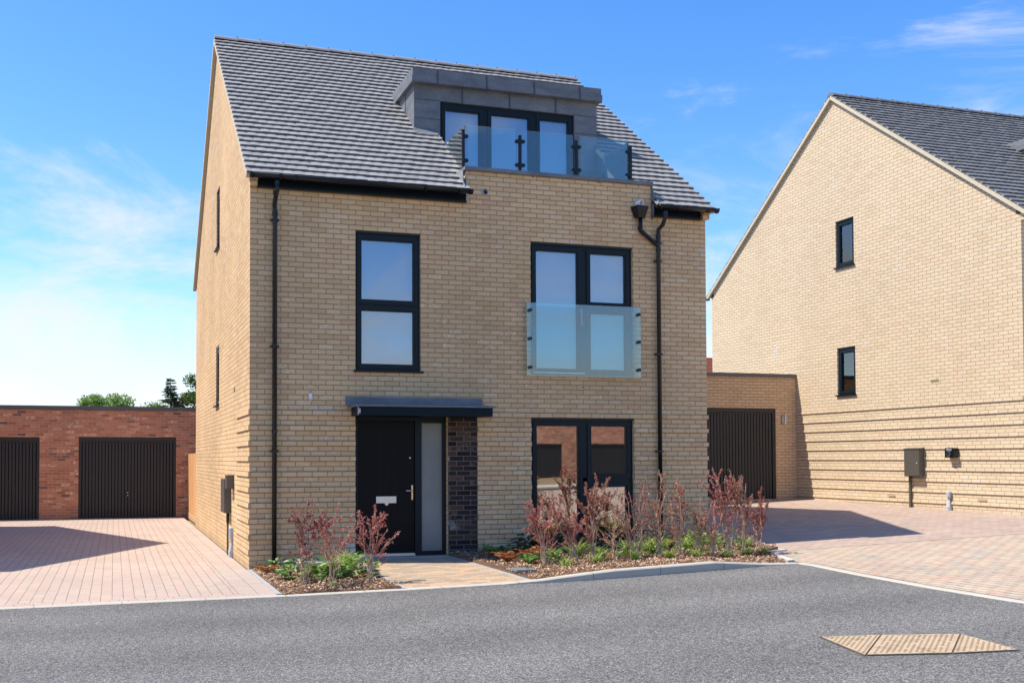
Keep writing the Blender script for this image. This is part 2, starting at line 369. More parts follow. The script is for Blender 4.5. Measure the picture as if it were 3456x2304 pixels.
def glass_mat(name, fac=.2, tint=(.9, .95, .95), rough=.0, wave=0., gcol=(1, 1, 1), dirt=.0, dcol=(.5, .55, .6)):
    s = NT(name); s.t.nodes.remove(s.b); L2 = s.t.links.new
    tr = s.n('ShaderNodeBsdfTransparent'); tr.inputs[0].default_value = (*tint, 1)
    gl = s.n('ShaderNodeBsdfGlossy'); gl.inputs['Roughness'].default_value = rough; gl.inputs[0].default_value = (*gcol, 1)
    lw = s.n('ShaderNodeFresnel'); lw.inputs[0].default_value = 1.5
    f = s.m_('ADD', s.m_('MULTIPLY', lw.outputs[0], 1.5), fac-.06, clamp=True)
    if wave:
        h = s.noise(3, 3, .5, stretch=(9, 9, .35)); b = s.n('ShaderNodeBump'); b.inputs['Distance'].default_value = wave; s.put(b.inputs['Height'], h)
        L2(b.outputs[0], gl.inputs['Normal'])
    mxs = s.n('ShaderNodeMixShader'); s.put(mxs.inputs[0], f); L2(tr.outputs[0], mxs.inputs[1]); L2(gl.outputs[0], mxs.inputs[2])
    last = mxs.outputs[0]
    if dirt:
        df = s.n('ShaderNodeBsdfDiffuse'); df.inputs[0].default_value = (*dcol, 1); m2 = s.n('ShaderNodeMixShader')
        s.put(m2.inputs[0], s.m_('MULTIPLY', s.rng(s.noise(6, 5, .7, stretch=(3, 3, .5)), .3, .8, .5, 1.3), dirt))
        L2(last, m2.inputs[1]); L2(df.outputs[0], m2.inputs[2]); last = m2.outputs[0]
    L2(last, s.o.inputs[0]); return s.m
pane_m = glass_mat('window glass', .20, (.80, .84, .89), dirt=.02, gcol=(.85, .92, 1))
pane_s = glass_mat('gable window glass', .12, (.93, .95, .97))
pane_dk = glass_mat('ground floor window glass', .40, (.7, .7, .7), rough=.015, gcol=(1, .95, .9))
bal_m = glass_mat('balcony glass', .07, (.84, .95, .96), dirt=.035, dcol=(.4, .55, .6))
jul_m = glass_mat('juliet balcony glass', .10, (.80, .92, .94), rough=.03, wave=.003, dirt=.045, dcol=(.22, .42, .54))
def frost_mat():
    s = NT('obscured glass'); n = s.noise(110, 3, .6)
    c = s.ramp(s.noise(.9, 3, .5), [(.3, (.12, .12, .105)), (.7, (.22, .23, .22))]); s.bump(n, .004)
    return s.set(c, .18, spec=.9)
frost = frost_mat()
def soil_mat():
    s = NT('dry grass and soil')
    c = s.ramp(s.noise(1.3, 6, .7), [(.3, (.17, .12, .07)), (.5, (.26, .19, .10)), (.7, (.16, .17, .06))]); s.bump(s.noise(20, 3), .03); return s.set(c, .95)
soil = soil_mat()

# ------------------------------------------------------------------ ground, roads
bm = BM()
xs = [-900, -200, -60, -20, -8, 0, 4, 8, 12, 16, 20, 25, 30, 60, 200, 900]; ys = [-900, -200, -60, -30, -10, 0, 5, 10, 15, 20, 30, 60, 200, 900]
V = [[bm.verts.new((x, y, G(x, y)-.06)) for y in ys] for x in xs]
for i in range(len(xs)-1):
    for j in range(len(ys)-1): bm.faces.new((V[i][j], V[i+1][j], V[i+1][j+1], V[i][j+1]))
structure('ground', bm, soil)

K = [(-14, -3.1), (-3.02, -3.03), (-.157, -2.93), (.515, -3.02), (1.52, -3.18), (1.97, -3.23), (2.62, -3.31), (3.09, -3.44), (3.69, -3.5), (4.33, -3.5),
     (4.87, -3.5), (5.43, -3.49), (5.83, -3.47), (6.22, -3.46), (6.5, -3.46), (6.65, -3.5), (6.66, -3.7), (6.58, -4.2), (6.5, -4.75), (6.40, -6.0), (6.38, -7), (6.5, -9), (6.8, -12), (7.4, -17), (7.6, -19)]
def kh(x, y):
    if y < -3.6: return .012
    for (a, ha), (b, hb) in zip([(-99, .012), (2.7, .012), (3.3, .06), (3.9, .10), (5.43, .105), (6.35, .014), (99, .012)], [(2.7, .012), (3.3, .06), (3.9, .10), (5.43, .105), (6.35, .014), (99, .012)]):
        if a <= x <= b: return ha+(hb-ha)*(x-a)/(b-a)
    return .012
def offs(line, d):
    o = []
    for i, p in enumerate(line):
        a = Vector(line[max(i-1, 0)]); b = Vector(line[min(i+1, len(line)-1)]); t = (b-a).normalized(); n = Vector((-t.y, t.x))
        o.append((p[0]+n.x*d, p[1]+n.y*d))
    return o
# finer kerb line
KF = []
for a, b in zip(K, K[1:]):
    n = max(1, int((Vector(b)-Vector(a)).length/.3))
    for i in range(n): KF.append((a[0]+(b[0]-a[0])*i/n, a[1]+(b[1]-a[1])*i/n))
KF.append(K[-1]); KI = offs(KF, .13); KB = offs(KF, .014)
bm = BM(); rows = []
for i, (p, b, q) in enumerate(zip(KF, KB, KI)):
    h = kh(*p); z = G(*p)
    rows.append([bm.verts.new((p[0], p[1], z-.03)), bm.verts.new((p[0], p[1], z+max(h-.014, .004))), bm.verts.new((b[0], b[1], z+h)), bm.verts.new((q[0], q[1], z+h)), bm.verts.new((q[0], q[1], z-.03))])
for A, B in zip(rows, rows[1:]):
    for k in range(4): bm.faces.new((A[k], A[k+1], B[k+1], B[k]))
bmesh.ops.recalc_face_normals(bm, faces=bm.faces[:])
kerb = structure('kerb', bm, NT('x').m)
s = NT('kerb concrete jointed'); o_ = s.sep()
jj = s.m_('ABSOLUTE', s.m_('SUBTRACT', s.m_('FRACT', s.m_('DIVIDE', s.m_('ADD', o_[0], 20.07), .915)), .5)); jm = s.rng(jj, .4925, .497, 0, 1)
jm = s.m_('MULTIPLY', jm, s.rng(o_[1], -3.8, -3.7, 0, 1))
c = s.mix(s.noise(4, 5, .7), (.37, .335, .27), (.50, .455, .37)); c = s.mix(s.m_('MULTIPLY', jm, .8), c, (.12, .11, .1)); s.bump(s.noise(80, 4), .003); s.set(c, .85)
kerb.data.materials[0] = s.m
# road
far = [(60, -19), (60, -20), (-60, -20), (-60, -3.1)]
bm = BM(); sheet(bm, [p for p in K]+far, lambda x, y: G(x, y), .8); structure('road', bm, asphalt)
# opposite pavement and kerb (behind the camera, mirrored in the windows)
bm = BM(); sheet(bm, [(-60, -20), (60, -20), (60, -22), (-60, -22)], lambda x, y: G(x, y)+.10, 2.); structure('pavement', bm, conc)
DZ = lambda x, y: G(x, y)+.012
def kcut(x0, x1):          # inner kerb points with x between (front run only)
    return [q for p, q in zip(KF, KI) if x0 < q[0] < x1 and p[1] > -3.55]
def kat(x):
    best = min((q for p, q in zip(KF, KI) if p[1] > -3.55), key=lambda q: abs(q[0]-x)); return best[1]
# left driveway
bm = BM(); fr = kcut(-14, -.02)
off = [(x, y+.21) for x, y in fr]
sheet(bm, [(-16, 14.46), (-16, fr[0][1]+.21)]+off+[(-.45, kat(-.4)+.21), (-.45, 14.46)], DZ, 1.); structure('driveway', bm, pv_l)
bm = BM(); sheet(bm, [(x, y) for x, y in fr]+[(-.03, kat(0))]+[(-.45, kat(-.4)+.21)]+[(x, y) for x, y in reversed(off) if x < -.46], DZ, 1.); structure('driveway_border', bm, pv_lc)
bm = BM(); sheet(bm, [(-.45, kat(-.4)+.21), (-.03, kat(0)), (-.03, 0), (-.03, 14.46), (-.45, 14.46)], DZ, 1.); structure('driveway_border', bm, pv_lc2)
# edging between drive and bed
def edging(x0, x1, y0, y1, zf, m=conc2):
    bm = BM(); n = max(2, int(abs(y1-y0)/.3))
    for i in range(n):
        a = y0+(y1-y0)*i/n; b = y0+(y1-y0)*(i+1)/n - (y1-y0)*.0
        P = [(x0, a), (x1, a), (x1, b), (x0, b)]
        lo = [bm.verts.new((x, y, zf(x, y)-.2)) for x, y in P]; hi = [bm.verts.new((x, y, zf(x, y))) for x, y in P]
        bm.faces.new(hi)
        for k in range(4): bm.faces.new((lo[k], lo[(k+1) % 4], hi[(k+1) % 4], hi[k]))
    bmesh.ops.recalc_face_normals(bm, faces=bm.faces[:])
    return structure('edging', bm, m)
edging(-.03, .03, kat(0), -.02, lambda x, y: G(x, y)+.024)
# path to the door
def PZ(x, y):
    t = min(max((-y)/2.9, 0), 1); return .128*(1-t)+(G(x, y)+.012)*t
bm = BM(); sheet(bm, [(1.49, .05)]+[(1.49, kat(1.49))]+kcut(1.5, 2.97)+[(2.98, kat(2.98)), (2.98, .05)], lambda x, y: PZ(x, y), .3, .15); structure('path', bm, pv_p)
edging(1.43, 1.49, kat(1.45), -.02, lambda x, y: PZ(x, y)+.006)
edging(2.98, 3.04, kat(3.0), -.12, lambda x, y: PZ(x, y)+.006)
# planting beds
def BZ1(x, y): return G(x, y)+.028+.02*sin(x*7+y*5)*.5+.015*sin(x*23)*sin(y*19)
def BZ2(x, y):
    t = min(max((y+3.35)/1.2, 0), 1); 
    base = G(x, y)+kh(x, -3.5)*(1-t)+.075*t
    return base+.012*sin(x*9+y*4)+.012*sin(x*21)*sin(y*17)-.01
bed1 = [(.03, -.0)]+[(.03, kat(.03))]+kcut(.05, 1.42)+[(1.43, kat(1.43)), (1.43, 0)]
bed2 = [(3.04, 0), (3.04, kat(3.04))]+kcut(3.06, 6.52)+[(6.6, -3.3), (7.08, -2.2), (7.32, -2.14), (7.36, -1.5), (7.36, 0)]
bm = BM(); sheet(bm, bed1, BZ1, .2, .15); structure('planting_bed', bm, mulch)
bm = BM(); sheet(bm, bed2, BZ2, .2, .2); structure('planting_bed', bm, mulch)
def bz(x, y): return BZ1(x, y) if x < 2 else BZ2(x, y)
def set_tint(bm_obj_mesh, vals):
    at = bm_obj_mesh.attributes.new('tint', 'FLOAT', 'FACE'); at.data.foreach_set('value', vals)
def inpoly(x, y, P):
    c = False; j = len(P)-1
    for i in range(len(P)):
        if (P[i][1] > y) != (P[j][1] > y) and x < (P[j][0]-P[i][0])*(y-P[i][1])/(P[j][1]-P[i][1])+P[i][0]: c = not c
        j = i
    return c
def flake(bm, p, L_, w, t, rnd, tints, v):
    a = Vector((rnd.uniform(-1, 1), rnd.uniform(-1, 1), rnd.uniform(-t, t))).normalized(); b = a.cross(Vector((rnd.uniform(-.4, .4), rnd.uniform(-.4, .4), 1))).normalized()
    q = [p-a*L_-b*w, p+a*L_-b*w*.6, p+a*L_*.9+b*w, p-a*L_+b*w*.7]
    bm.faces.new([bm.verts.new(x) for x in q]); tints.append(v)
def chips(poly, zf, n, seed):
    rnd = random.Random(seed); bm = BM(); ti = []; xs = [p[0] for p in poly]; ys = [p[1] for p in poly]; k = 0
    while k < n:
        x = rnd.uniform(min(xs), max(xs)); y = rnd.uniform(min(ys), max(ys))
        if not inpoly(x, y, poly): continue
        k += 1; flake(bm, Vector((x, y, zf(x, y)+rnd.uniform(.004, .028))), rnd.uniform(.008, .026), rnd.uniform(.003, .008), .45, rnd, ti, rnd.random())
    o = obj('bark_chips', bm, chip_m); set_tint(o.data, ti); return o
o = chips(bed1, BZ1, 8000, 1); tag(o, 'brown bark chips strewn over the small bed left of the door path', 'bark chips', kind='stuff')
o = chips(bed2, BZ2, 20000, 2); tag(o, 'brown bark chips strewn over the long bed under the ground floor window', 'bark chips', kind='stuff')
# right driveways
bm = BM(); sheet(bm, [(7.36, 0), (7.36, -2.1), (24, -2.1), (24, .2), (14.5, .2), (14.5, 6.97), (7.5, 6.97), (7.5, 0)], DZ, 1.); structure('driveway', bm, pv_b)
kr = [q for p, q in zip(KF, KI) if p[1] < -3.49 and q[1] < -3.4]
bm = BM(); sheet(bm, [(7.12, -2.2), (24, -2.2), (24, -19), kr[-1]]+list(reversed(kr))+[(6.72, -3.32)], DZ, 1.); structure('driveway', bm, pv_m)
bm = BM(); sheet(bm, [(7.08, -2.2), (7.36, -2.1), (24, -2.1), (24, -2.2)], lambda x, y: DZ(x, y)+.004, 1.); structure('driveway_border', bm, pv_lc)
bm = BM()
for P in ([(7.36, -1.55), (7.42, -1.55), (7.42, -2.08), (7.36, -2.08)], [(7.05, -2.10), (7.42, -2.10), (7.42, -2.22), (7.05, -2.22)], [(6.62, -3.32), (6.72, -3.32), (7.14, -2.24), (7.05, -2.24)]):
    prism(bm, P, lambda x, y: Vector((x, y, G(x, y)-.03)), lambda x, y: Vector((x, y, G(x, y)+.035)))
structure('edging', bm, conc)
# ------------------------------------------------------------------ roof tiles
def tiled_slope(root, fy, fz, sgn, ex, rows, gauge, slope, ranges, mat, seed, name='roof'):
    """courses of interlocking tiles. Row k starts at distance k*gauge up the slope from (fy,fz); sgn=+1 rises towards +y"""
    rnd = random.Random(seed); bm = BM(); ti = []; TW = .155
    cs, sn = cos(slope), sin(slope)
    def P(x, s, h): return Vector((x, fy+sgn*(s*cs - h*sn), fz+s*sn+h*cs))
    for k in range(rows):
        s0 = k*gauge; s1 = s0+gauge*1.12; ym = fy+sgn*(s0+gauge*.3)*cs
        for (a, b) in ranges(ym):
            st = (.5 if k % 2 else 0)*TW
            i0 = math.floor((a-st)/TW); x = i0*TW+st
            while x < b-1e-4:
                t0 = rnd.random(); dl = rnd.uniform(-.006, .006); dh = rnd.uniform(-.004, .003)
                xa, xb = max(a, x+.002), min(b, x+TW-.002)
                if xb-xa > .01:
                    n = 4; cols = []
                    for i in range(n+1):
                        xx = xa+(xb-xa)*i/n; w = sin(pi*(xx-x)/TW); h = .036+.005*w+dh
                        cols.append([bm.verts.new(P(xx, s0+dl-.006*w, h-.031)), bm.verts.new(P(xx, s0+dl-.006*w, h)), bm.verts.new(P(xx, s1, .002+.004*w+dh))])
                    for A, B in zip(cols, cols[1:]):
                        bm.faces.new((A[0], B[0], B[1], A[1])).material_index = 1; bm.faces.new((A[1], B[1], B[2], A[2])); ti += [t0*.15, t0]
                    for A in (cols[0], cols[-1]): bm.faces.new(A); ti.append(t0)
                x += TW
    o = obj(name, bm, [mat, tile_edge_shadow], root); set_tint(o.data, ti); return o

def shell(root, Wd, D, ze, zr, bmat, tmat, front_holes=(), left_holes=(), right_holes=(), cut=None, parapet=None, bands_left=None, bands_front=True, seed=3, band_out=.018, vm=cream, overL=.07):
    """house body. roof plane passes (y=-.15, ze) and ridge (D/2, zr)"""
    k = (zr-ze)/(D/2+.15); th = math.atan(k)
    rz = lambda y: ze+(y+.15)*k if y <= D/2 else ze+(D+.15-y)*k
    bm = BM(); T = .1
    F = lambda u, d, v: Vector((u, d, v)); LF = lambda u, d, v: Vector((d, u, v)); RF = lambda u, d, v: Vector((Wd-d, u, v)); BF = lambda u, d, v: Vector((u, D-d, v))
    top = ze-.03
    if parapet:
        panel(bm, [(0, -.3), (Wd, -.3), (Wd, top), (parapet[1], top), (parapet[1], parapet[2]), (parapet[0], parapet[2]), (parapet[0], top), (0, top)], list(front_holes), F, T)
        box(bm, (parapet[0], T, ze-.1), (parapet[1], .3, parapet[2]-.003))
    else: panel(bm, [(0, -.3), (Wd, -.3), (Wd, top), (0, top)], list(front_holes), F, T)
    e = .07
    gab = [(T, -.3), (D-T, -.3), (D-T, rz(D-T)-e), (D/2, zr-e), (T, rz(T)-e)]
    panel(bm, gab, list(left_holes), LF, T); panel(bm, gab, list(right_holes), RF, T)
    panel(bm, [(0, -.3), (Wd, -.3), (Wd, top), (0, top)], [], BF, T)
    # projecting courses
    def clip(a, b, z0, z1, holes):
        segs = [(a, b)]
        for h in holes:
            if h[2] < z1-.005 and h[3] > z0+.005:
                ns = []
                for s0, s1 in segs:
                    if h[0] > s0: ns.append((s0, min(s1, h[0])))
                    if h[1] < s1: ns.append((max(s0, h[1]), s1))
                segs = [q for q in ns if q[1]-q[0] > .02]
        return segs
    bo = band_out
    for i in range(1, 11):
        z0 = .225*i; z1 = z0+.068
        if bands_front:
            for a, b in clip(-bo if bands_left else 0, Wd+bo, z0, z1, list(front_holes)+[(3.0, 3.49, 0, 2.25)]): box(bm, (a, -bo, z0), (b, .001, z1))
        if bands_left:
            for a, b in clip(0, bands_left, z0, z1, left_holes): box(bm, (-bo, a+.0005, z0+.0005), (.001, b, z1-.0005))
        if bands_front: box(bm, (Wd-.001, .0005, z0+.0005), (Wd+bo, 1.5, z1-.0005))
    wall = obj('wall', bm, bmat, root)
    # brick corbels at the eaves
    for x0, x1 in ((-.012, .095), (Wd-.1, Wd+.02)):
        bm = BM(); box(bm, (x0, -.10, ze-.16), (x1, -.002, ze-.09)); box(bm, (x0, -.14, ze-.085), (x1, -.002, ze-.02))
        obj('eaves_corbel', bm, bmat, root)
    # roof boards beneath the tiles
    bm = BM(); SL = (D/2+.15)/cos(th)
    hol = []
    if cut:
        (cx0, cx1, cy0, cy1, dx0, dx1, dy1) = cut
        sy = lambda y: (y+.15)/cos(th)
        hol = [(cx0, cx1, sy(cy0), sy(cy1)), (dx0, dx1, sy(cy1), sy(dy1))]
        if parapet: hol += [(parapet[0], parapet[1], -1, sy(cy0))]
    def FS(u, d, v): return Vector((u, -.15+v*cos(th)+d*sin(th), ze+v*sin(th)-d*cos(th)))
    def BS(u, d, v): return Vector((u, D+.15-v*cos(th)-d*sin(th), ze+v*sin(th)-d*cos(th)))
    panel(bm, [(-.05, .02), (Wd+.05, .02), (Wd+.05, SL), (-.05, SL)], hol, FS, .03)
    panel(bm, [(-.05, .02), (Wd+.05, .02), (Wd+.05, SL), (-.05, SL)], [], BS, .03)
    rf = thing_part = obj('roof_boarding', bm, soff, root)
    gauge = .2052; rows = int(SL/gauge)
    def rg(y):
        a, b = -overL, Wd+.07
        if cut:
            if y < cy0: return [(a, parapet[0]), (parapet[1], b)]
            if y < cy1: return [(a, cx0), (cx1, b)]
            if y < dy1: return [(a, dx0), (dx1, b)]
        return [(a, b)]
    g2 = SL/(rows+.0)
    tiled_slope(root, -.19, ze-.02, 1, 0, rows, g2, th, rg, tmat, seed)
    tiled_slope(root, D+.19, ze-.02, -1, 0, rows, g2, th, lambda y: [(-overL, Wd+.07)], tmat, seed+1)
    # ridge tiles
    bm = BM(); x = -overL; ti = []
    while x < Wd+.05:
        x2 = min(x+.45, Wd+.07); n = 8; A = []; B = []
        for i in range(n+1):
            a = pi*(i/n)*.86+pi*.07; A.append(bm.verts.new((x+.006, D/2+cos(a)*.135, zr-.05+sin(a)*.125))); B.append(bm.verts.new((x2, D/2+cos(a)*.125, zr-.055+sin(a)*.118)))
        for i in range(n): bm.faces.new((A[i], A[i+1], B[i+1], B[i])); ti.append(.5)
        bm.faces.new(A); ti.append(.3); bm.faces.new(B); ti.append(.3)
        c = x2-.012
        nf = len(bm.faces); box(bm, (c-.012, D/2-.03, zr+.055), (c+.02, D/2+.03, zr+.085)); ti += [0.]*(len(bm.faces)-nf)
        x += .45
    o = obj('ridge', bm, tmat, root); set_tint(o.data, ti)
    # verge strips and clips
    for X0, X1 in ((-overL-.004, .0), (Wd, Wd+.074)):
        bm = BM()
        for sg in (1, -1):
            f = (lambda x, s_, h: Vector((x, -.17+s_*cos(th)-h*sin(th), ze-.012+s_*sin(th)+h*cos(th)))) if sg > 0 else (lambda x, s_, h: Vector((x, D+.17-s_*cos(th)+h*sin(th), ze-.012+s_*sin(th)+h*cos(th))))
            box(bm, (X0, 0, -.075), (X1, SL-.0 if sg > 0 else SL-.03, -.002), f)
            for i in range(rows):
                if i % 1 == 0: box(bm, (X0-.004, i*g2+.0, -.002), (X0+.02, i*g2+.02, .03), f)
        obj('verge', bm, vm, root)
    return rz, th

def gutter(root, x0, x1, y, z, capL=True, capR=True, brs=()):
    bm = BM(); r = .062
    def prof(x, rr, bmx):
        return [bmx.verts.new((x, y+cos(a)*rr, z+sin(a)*rr)) for a in [pi+pi*i/10 for i in range(11)]]
    A = prof(x0, r, bm); B = prof(x1, r, bm); A2 = prof(x0, r-.006, bm); B2 = prof(x1, r-.006, bm)
    for i in range(10):
        bm.faces.new((A[i], A[i+1], B[i+1], B[i])); bm.faces.new((A2[i], B2[i], B2[i+1], A2[i+1]))
    for P, Q in ((A, A2), (B, B2)):
        for i in (0, 10): pass
    bm.faces.new((A[0], B[0], B2[0], A2[0])); bm.faces.new((A[10], A2[10], B2[10], B[10]))
    bm.faces.new(A); bm.faces.new(B)
    for x in list(brs)+[x0+.02, x1-.02]:
        C1 = prof(x-.018, r+.007, bm); C2 = prof(x+.018, r+.007, bm)
        for i in range(10): bm.faces.new((C1[i], C1[i+1], C2[i+1], C2[i]))
    bmesh.ops.recalc_face_normals(bm, faces=bm.faces[:])
    return obj('gutter', bm, black_m, root, smooth=True)
def downpipe(root, pts, collars, clips, r=.034, wx=None):
    dp = obj('downpipe', (lambda b: (tube(b, pts, r, 14), b)[1])(BM()), black_m, root, smooth=True)
    for c, d in collars:
        bm = BM(); c = Vector(c); d = Vector(d).normalized()*.03; tube(bm, [c-d, c+d], r+.006, 14); obj('collar', bm, black_m, dp)
    for (x, y, z) in clips: bm = BM(); box(bm, (x-.065, y-.008, z-.012), (x+.065, y+.05, z+.012)); tube(bm, [(x, y, z-.014), (x, y, z+.014)], r+.008, 14); obj('bracket', bm, black_m, dp)
    return dp

def each(name, mat, parent, boxes, f=None):
    o = None
    for a, b in boxes:
        bm = BM(); box(bm, a, b, f); o = obj(name, bm, mat, parent)
    return o
# ---- window builder in wall coordinates: f(u,d,v), d>0 is outwards
def wframe(bm, u0, u1, v0, v1, w, d0, d1, f, bev=.012):
    box(bm, (u0, d0, v0), (u0+w, d1, v1), f); box(bm, (u1-w, d0, v0), (u1, d1, v1), f)
    box(bm, (u0+w, d0, v0), (u1-w, d1, v0+w), f); box(bm, (u0+w, d0, v1-w), (u1-w, d1, v1), f)
def window(root, u0, u1, v0, v1, lights, f, gm=pane_m, rec=-.055, blind=None, fw_=.05, sw=.058, trim=True, sill=None, frame_mat=None, label=None):
    """lights: list of (u0,u1,v0,v1) sash outer rectangles, tiling the opening inside the frame"""
    fm = frame_mat or frame_m; g = .004
    bm = BM(); wframe(bm, u0+g, u1-g, v0+g, v1-g-(.03 if trim else 0), fw_, rec-.07, rec, f)
    # mullions between sashes: fill behind
    wnd = obj('window', bm, fm, root)
    if label: wnd['label'] = label
    for i, (a, b, c, d) in enumerate(lights):
        bmf = BM(); wframe(bmf, a, b, c, d, sw, rec-.05, rec+.012, f)
        wframe(bmf, a+sw-.001, b-sw+.001, c+sw-.001, d-sw+.001, .014, rec-.05, rec+.002, f)
        obj('sash', bmf, fm, wnd)
    bars = []
    for (a, b, c, d) in lights:
        for (a2, b2, c2, d2) in lights:
            if 0 < a2-b < .2 and min(d, d2) > max(c, c2): bars.append(((b-.002, rec-.065, max(c, c2)), (a2+.002, rec-.006, min(d, d2))))
            if 0 < c2-d < .2 and min(b, b2) > max(a, a2): bars.append(((max(a, a2), rec-.064, d-.002), (min(b, b2), rec-.005, c2+.002)))
    each('mullion', fm, wnd, bars, f)
    if trim: bmt = BM(); box(bmt, (u0+.002, rec-.06, v1-.033), (u1-.002, rec+.03, v1-.002), f); obj('head_trim', bmt, black_m, wnd)
    for (a, b, c, d) in lights:
        bmp = BM(); s_ = sw+.004; box(bmp, (a+s_, rec-.036, c+s_), (b-s_, rec-.030, d-s_), f); obj('pane', bmp, gm, wnd)
    if blind:
        each('blind', blind_m, wnd, [((a+.02, rec-.135, c if blind is True else c+(d-c)*blind), (b-.02, rec-.13, d)) for (a, b, c, d) in lights], f)
    if sill:
        bms = BM(); box(bms, (u0-.02, rec-.02, v0-.026), (u1+.02, .045, v0+.003), f); box(bms, (u0-.028, .01, v0-.03), (u0-.02, .05, v0+.004), f); box(bms, (u1+.02, .01, v0-.03), (u1+.028, .05, v0+.004), f)
        obj('sill', bms, fm, wnd)
    return wnd
FF = lambda u, d, v: Vector((u, -d, v))

# ================================================================== main house
H = thing('detached_house', 'tall buff brick house in the centre with black front door, grey dormer and roof balcony', 'house')
ZE, ZR, D, WD = 5.72, 9.725, 10.125, 7.5275
wl = [(4.5, 5.11, 5.62, 6.75), (4.5, 5.11, 2.625, 3.75)]
holes = [(1.565, 2.5825, 2.925, 5.025), (4.3875, 6.1775, 2.925, 5.025), (4.3875, 6.1775, .225, 2.25), (1.565, 3.0125, .14, 2.25)]
CUT = (3.38, 6.42, .12, 1.80, 3.05, 6.38, 3.0)
rz, TH = shell(H, WD, D, ZE, ZR, buff, tile, holes, wl, [], CUT, (3.318, 6.522, 6.055), bands_left=1.55)
SD2 = rz
# dark partition inside so that rooms read as rooms
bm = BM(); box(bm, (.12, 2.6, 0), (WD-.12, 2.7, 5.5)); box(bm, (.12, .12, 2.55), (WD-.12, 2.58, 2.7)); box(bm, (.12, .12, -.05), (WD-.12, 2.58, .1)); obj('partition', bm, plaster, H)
# brick panel beside the door
bm = BM(); box(bm, (3.0135, -.004, .14), (3.4875, .001, 2.249)); pn = obj('brick_panel', bm, darkb, H); pn['label'] = 'panel of blue black bricks right of the front door'
# windows
w = window(H, 1.565, 2.5825, 2.925, 5.025, [(1.60, 2.55, 3.93, 4.965), (1.60, 2.55, 2.96, 3.90)], FF, blind=True, sill=True, label='first floor window with two panes, left of centre')
w = window(H, 4.3875, 6.1775, 2.925, 5.025, [(4.43, 5.285, 2.96, 4.965), (5.375, 6.135, 4.045, 4.965), (5.375, 6.135, 2.96, 4.0)], FF, blind=True, label='first floor french window behind the glass guard')
bm = BM(); tube(bm, [(5.262, .025, 3.98), (5.262, .0, 3.98), (5.262, -.005, 3.72), (5.262, .025, 3.72)], .012, 8); obj('handle', bm, whitepl, w)
bm = BM(); box(bm, (4.42, -.03, 2.948), (5.30, .03, 2.965)); obj('threshold', bm, steel, w)
w = window(H, 4.3875, 6.1775, .225, 2.25, [(4.43, 5.285, .26, 2.19), (5.375, 6.135, 1.30, 2.19), (5.375, 6.135, .26, 1.22)], FF, gm=pane_dk, label='ground floor window behind the shrubs, mirroring the far side of the road')
# side windows, deep in the gable
LF_ = lambda u, d, v: Vector((-d, u, v))
for a in wl: window(H, *a, [(a[0]+.03, a[1]-.03, a[2]+.03, a[3]-.06)], LF_, gm=pane_s, rec=-.04, blind=.35, sill=True)
# juliet guard
bm = BM(); box(bm, (4.292, .052, 2.90), (6.28, .064, 4.045), FF); jg = obj('glass_guard', bm, jul_m, H)
for x in (4.345, 6.238):
    for z in (3.925, 3.48, 3.03): bm = BM(); tube(bm, [(x, .0, z), (x, -.093, z), (x, -.095, z), (x, -.103, z)], .0255, 14); obj('bolt', bm, black_m, jg)
# door
DR = thing('x', '', ''); bpy.data.objects.remove(DR)
bm = BM(); wframe(bm, 1.569, 3.008, .145, 2.235, .055, -.16, -.095, FF); box(bm, (2.515, -.158, .2), (2.62, -.09, 2.18), FF); fr_ = obj('door_frame', bm, frame_m, H)
bm = BM(); box(bm, (1.63, -.148, .185), (2.508, -.115, 2.175), FF)
for i in range(5):
    a = 1.80+i*.113; box(bm, (a+.0035, -.1149, .55), (a+.1095, -.1115, 1.98), FF)
door = obj('door', bm, doorblk, H)
bm = BM(); box(bm, (1.91, -.1149, .94), (2.222, -.105, 1.04), FF); tube(bm, [(2.07, .108, .935), (2.07, .10, .935)], .03, 12); obj('letter_plate', bm, steel, door)
bm = BM(); box(bm, (2.458, -.1149, .985), (2.484, -.100, 1.205), FF); obj('handle_plate', bm, brass, door)
bm = BM(); tube(bm, [(2.471, .11, 1.12), (2.471, .055, 1.12), (2.46, .052, 1.122), (2.36, .052, 1.125)], .0095, 10); obj('handle', bm, steel, door, True)
bm = BM(); tube(bm, [(2.44, .116, 1.62), (2.44, .108, 1.62)], .012, 12); obj('spyhole', bm, steel, door)
bm = BM(); box(bm, (1.625, -.155, .145), (2.508, -.05, .162), FF); box(bm, (1.625, -.155, .1625), (2.508, -.08, .183), FF); obj('threshold', bm, steel, fr_)
bm = BM(); box(bm, (2.628, -.135, .205), (2.955, -.128, 2.15), FF); obj('side_light', bm, frost, fr_)
bm = BM(); box(bm, (1.569, -.17, .1), (3.008, -.3, 2.24), FF); obj('backing', bm, soff, H)
bm = BM(); box(bm, (1.50, .12, .06), (3.01, -.095, .138), lambda u, d, v: Vector((u, -d, v))); obj('step', bm, conc2, H)
# canopy
bm = BM(); box(bm, (1.50, .0015, 2.235), (3.555, .50, 2.36), FF); cn = obj('door_canopy', bm, bluepl, H)
bm = BM(); prism(bm, [(0.004, 2.43), (.53, 2.385), (.53, 2.362), (0.004, 2.362)], lambda d, z: Vector((1.468, -d, z)), lambda d, z: Vector((3.60, -d, z))); obj('canopy_roof', bm, lead, cn)
bm = BM(); box(bm, (1.412, .002, 2.41), (3.57, .014, 2.53), FF); box(bm, (1.412, .0145, 2.405), (1.467, .12, 2.43), FF); obj('flashing', bm, lead, cn)
bm = BM(); box(bm, (1.498, .44, 2.237), (1.5, .497, 2.358), FF); box(bm, (1.4995, .5005, 2.262), (1.525, .5025, 2.33), FF); obj('end_plate', bm, greypl, cn)
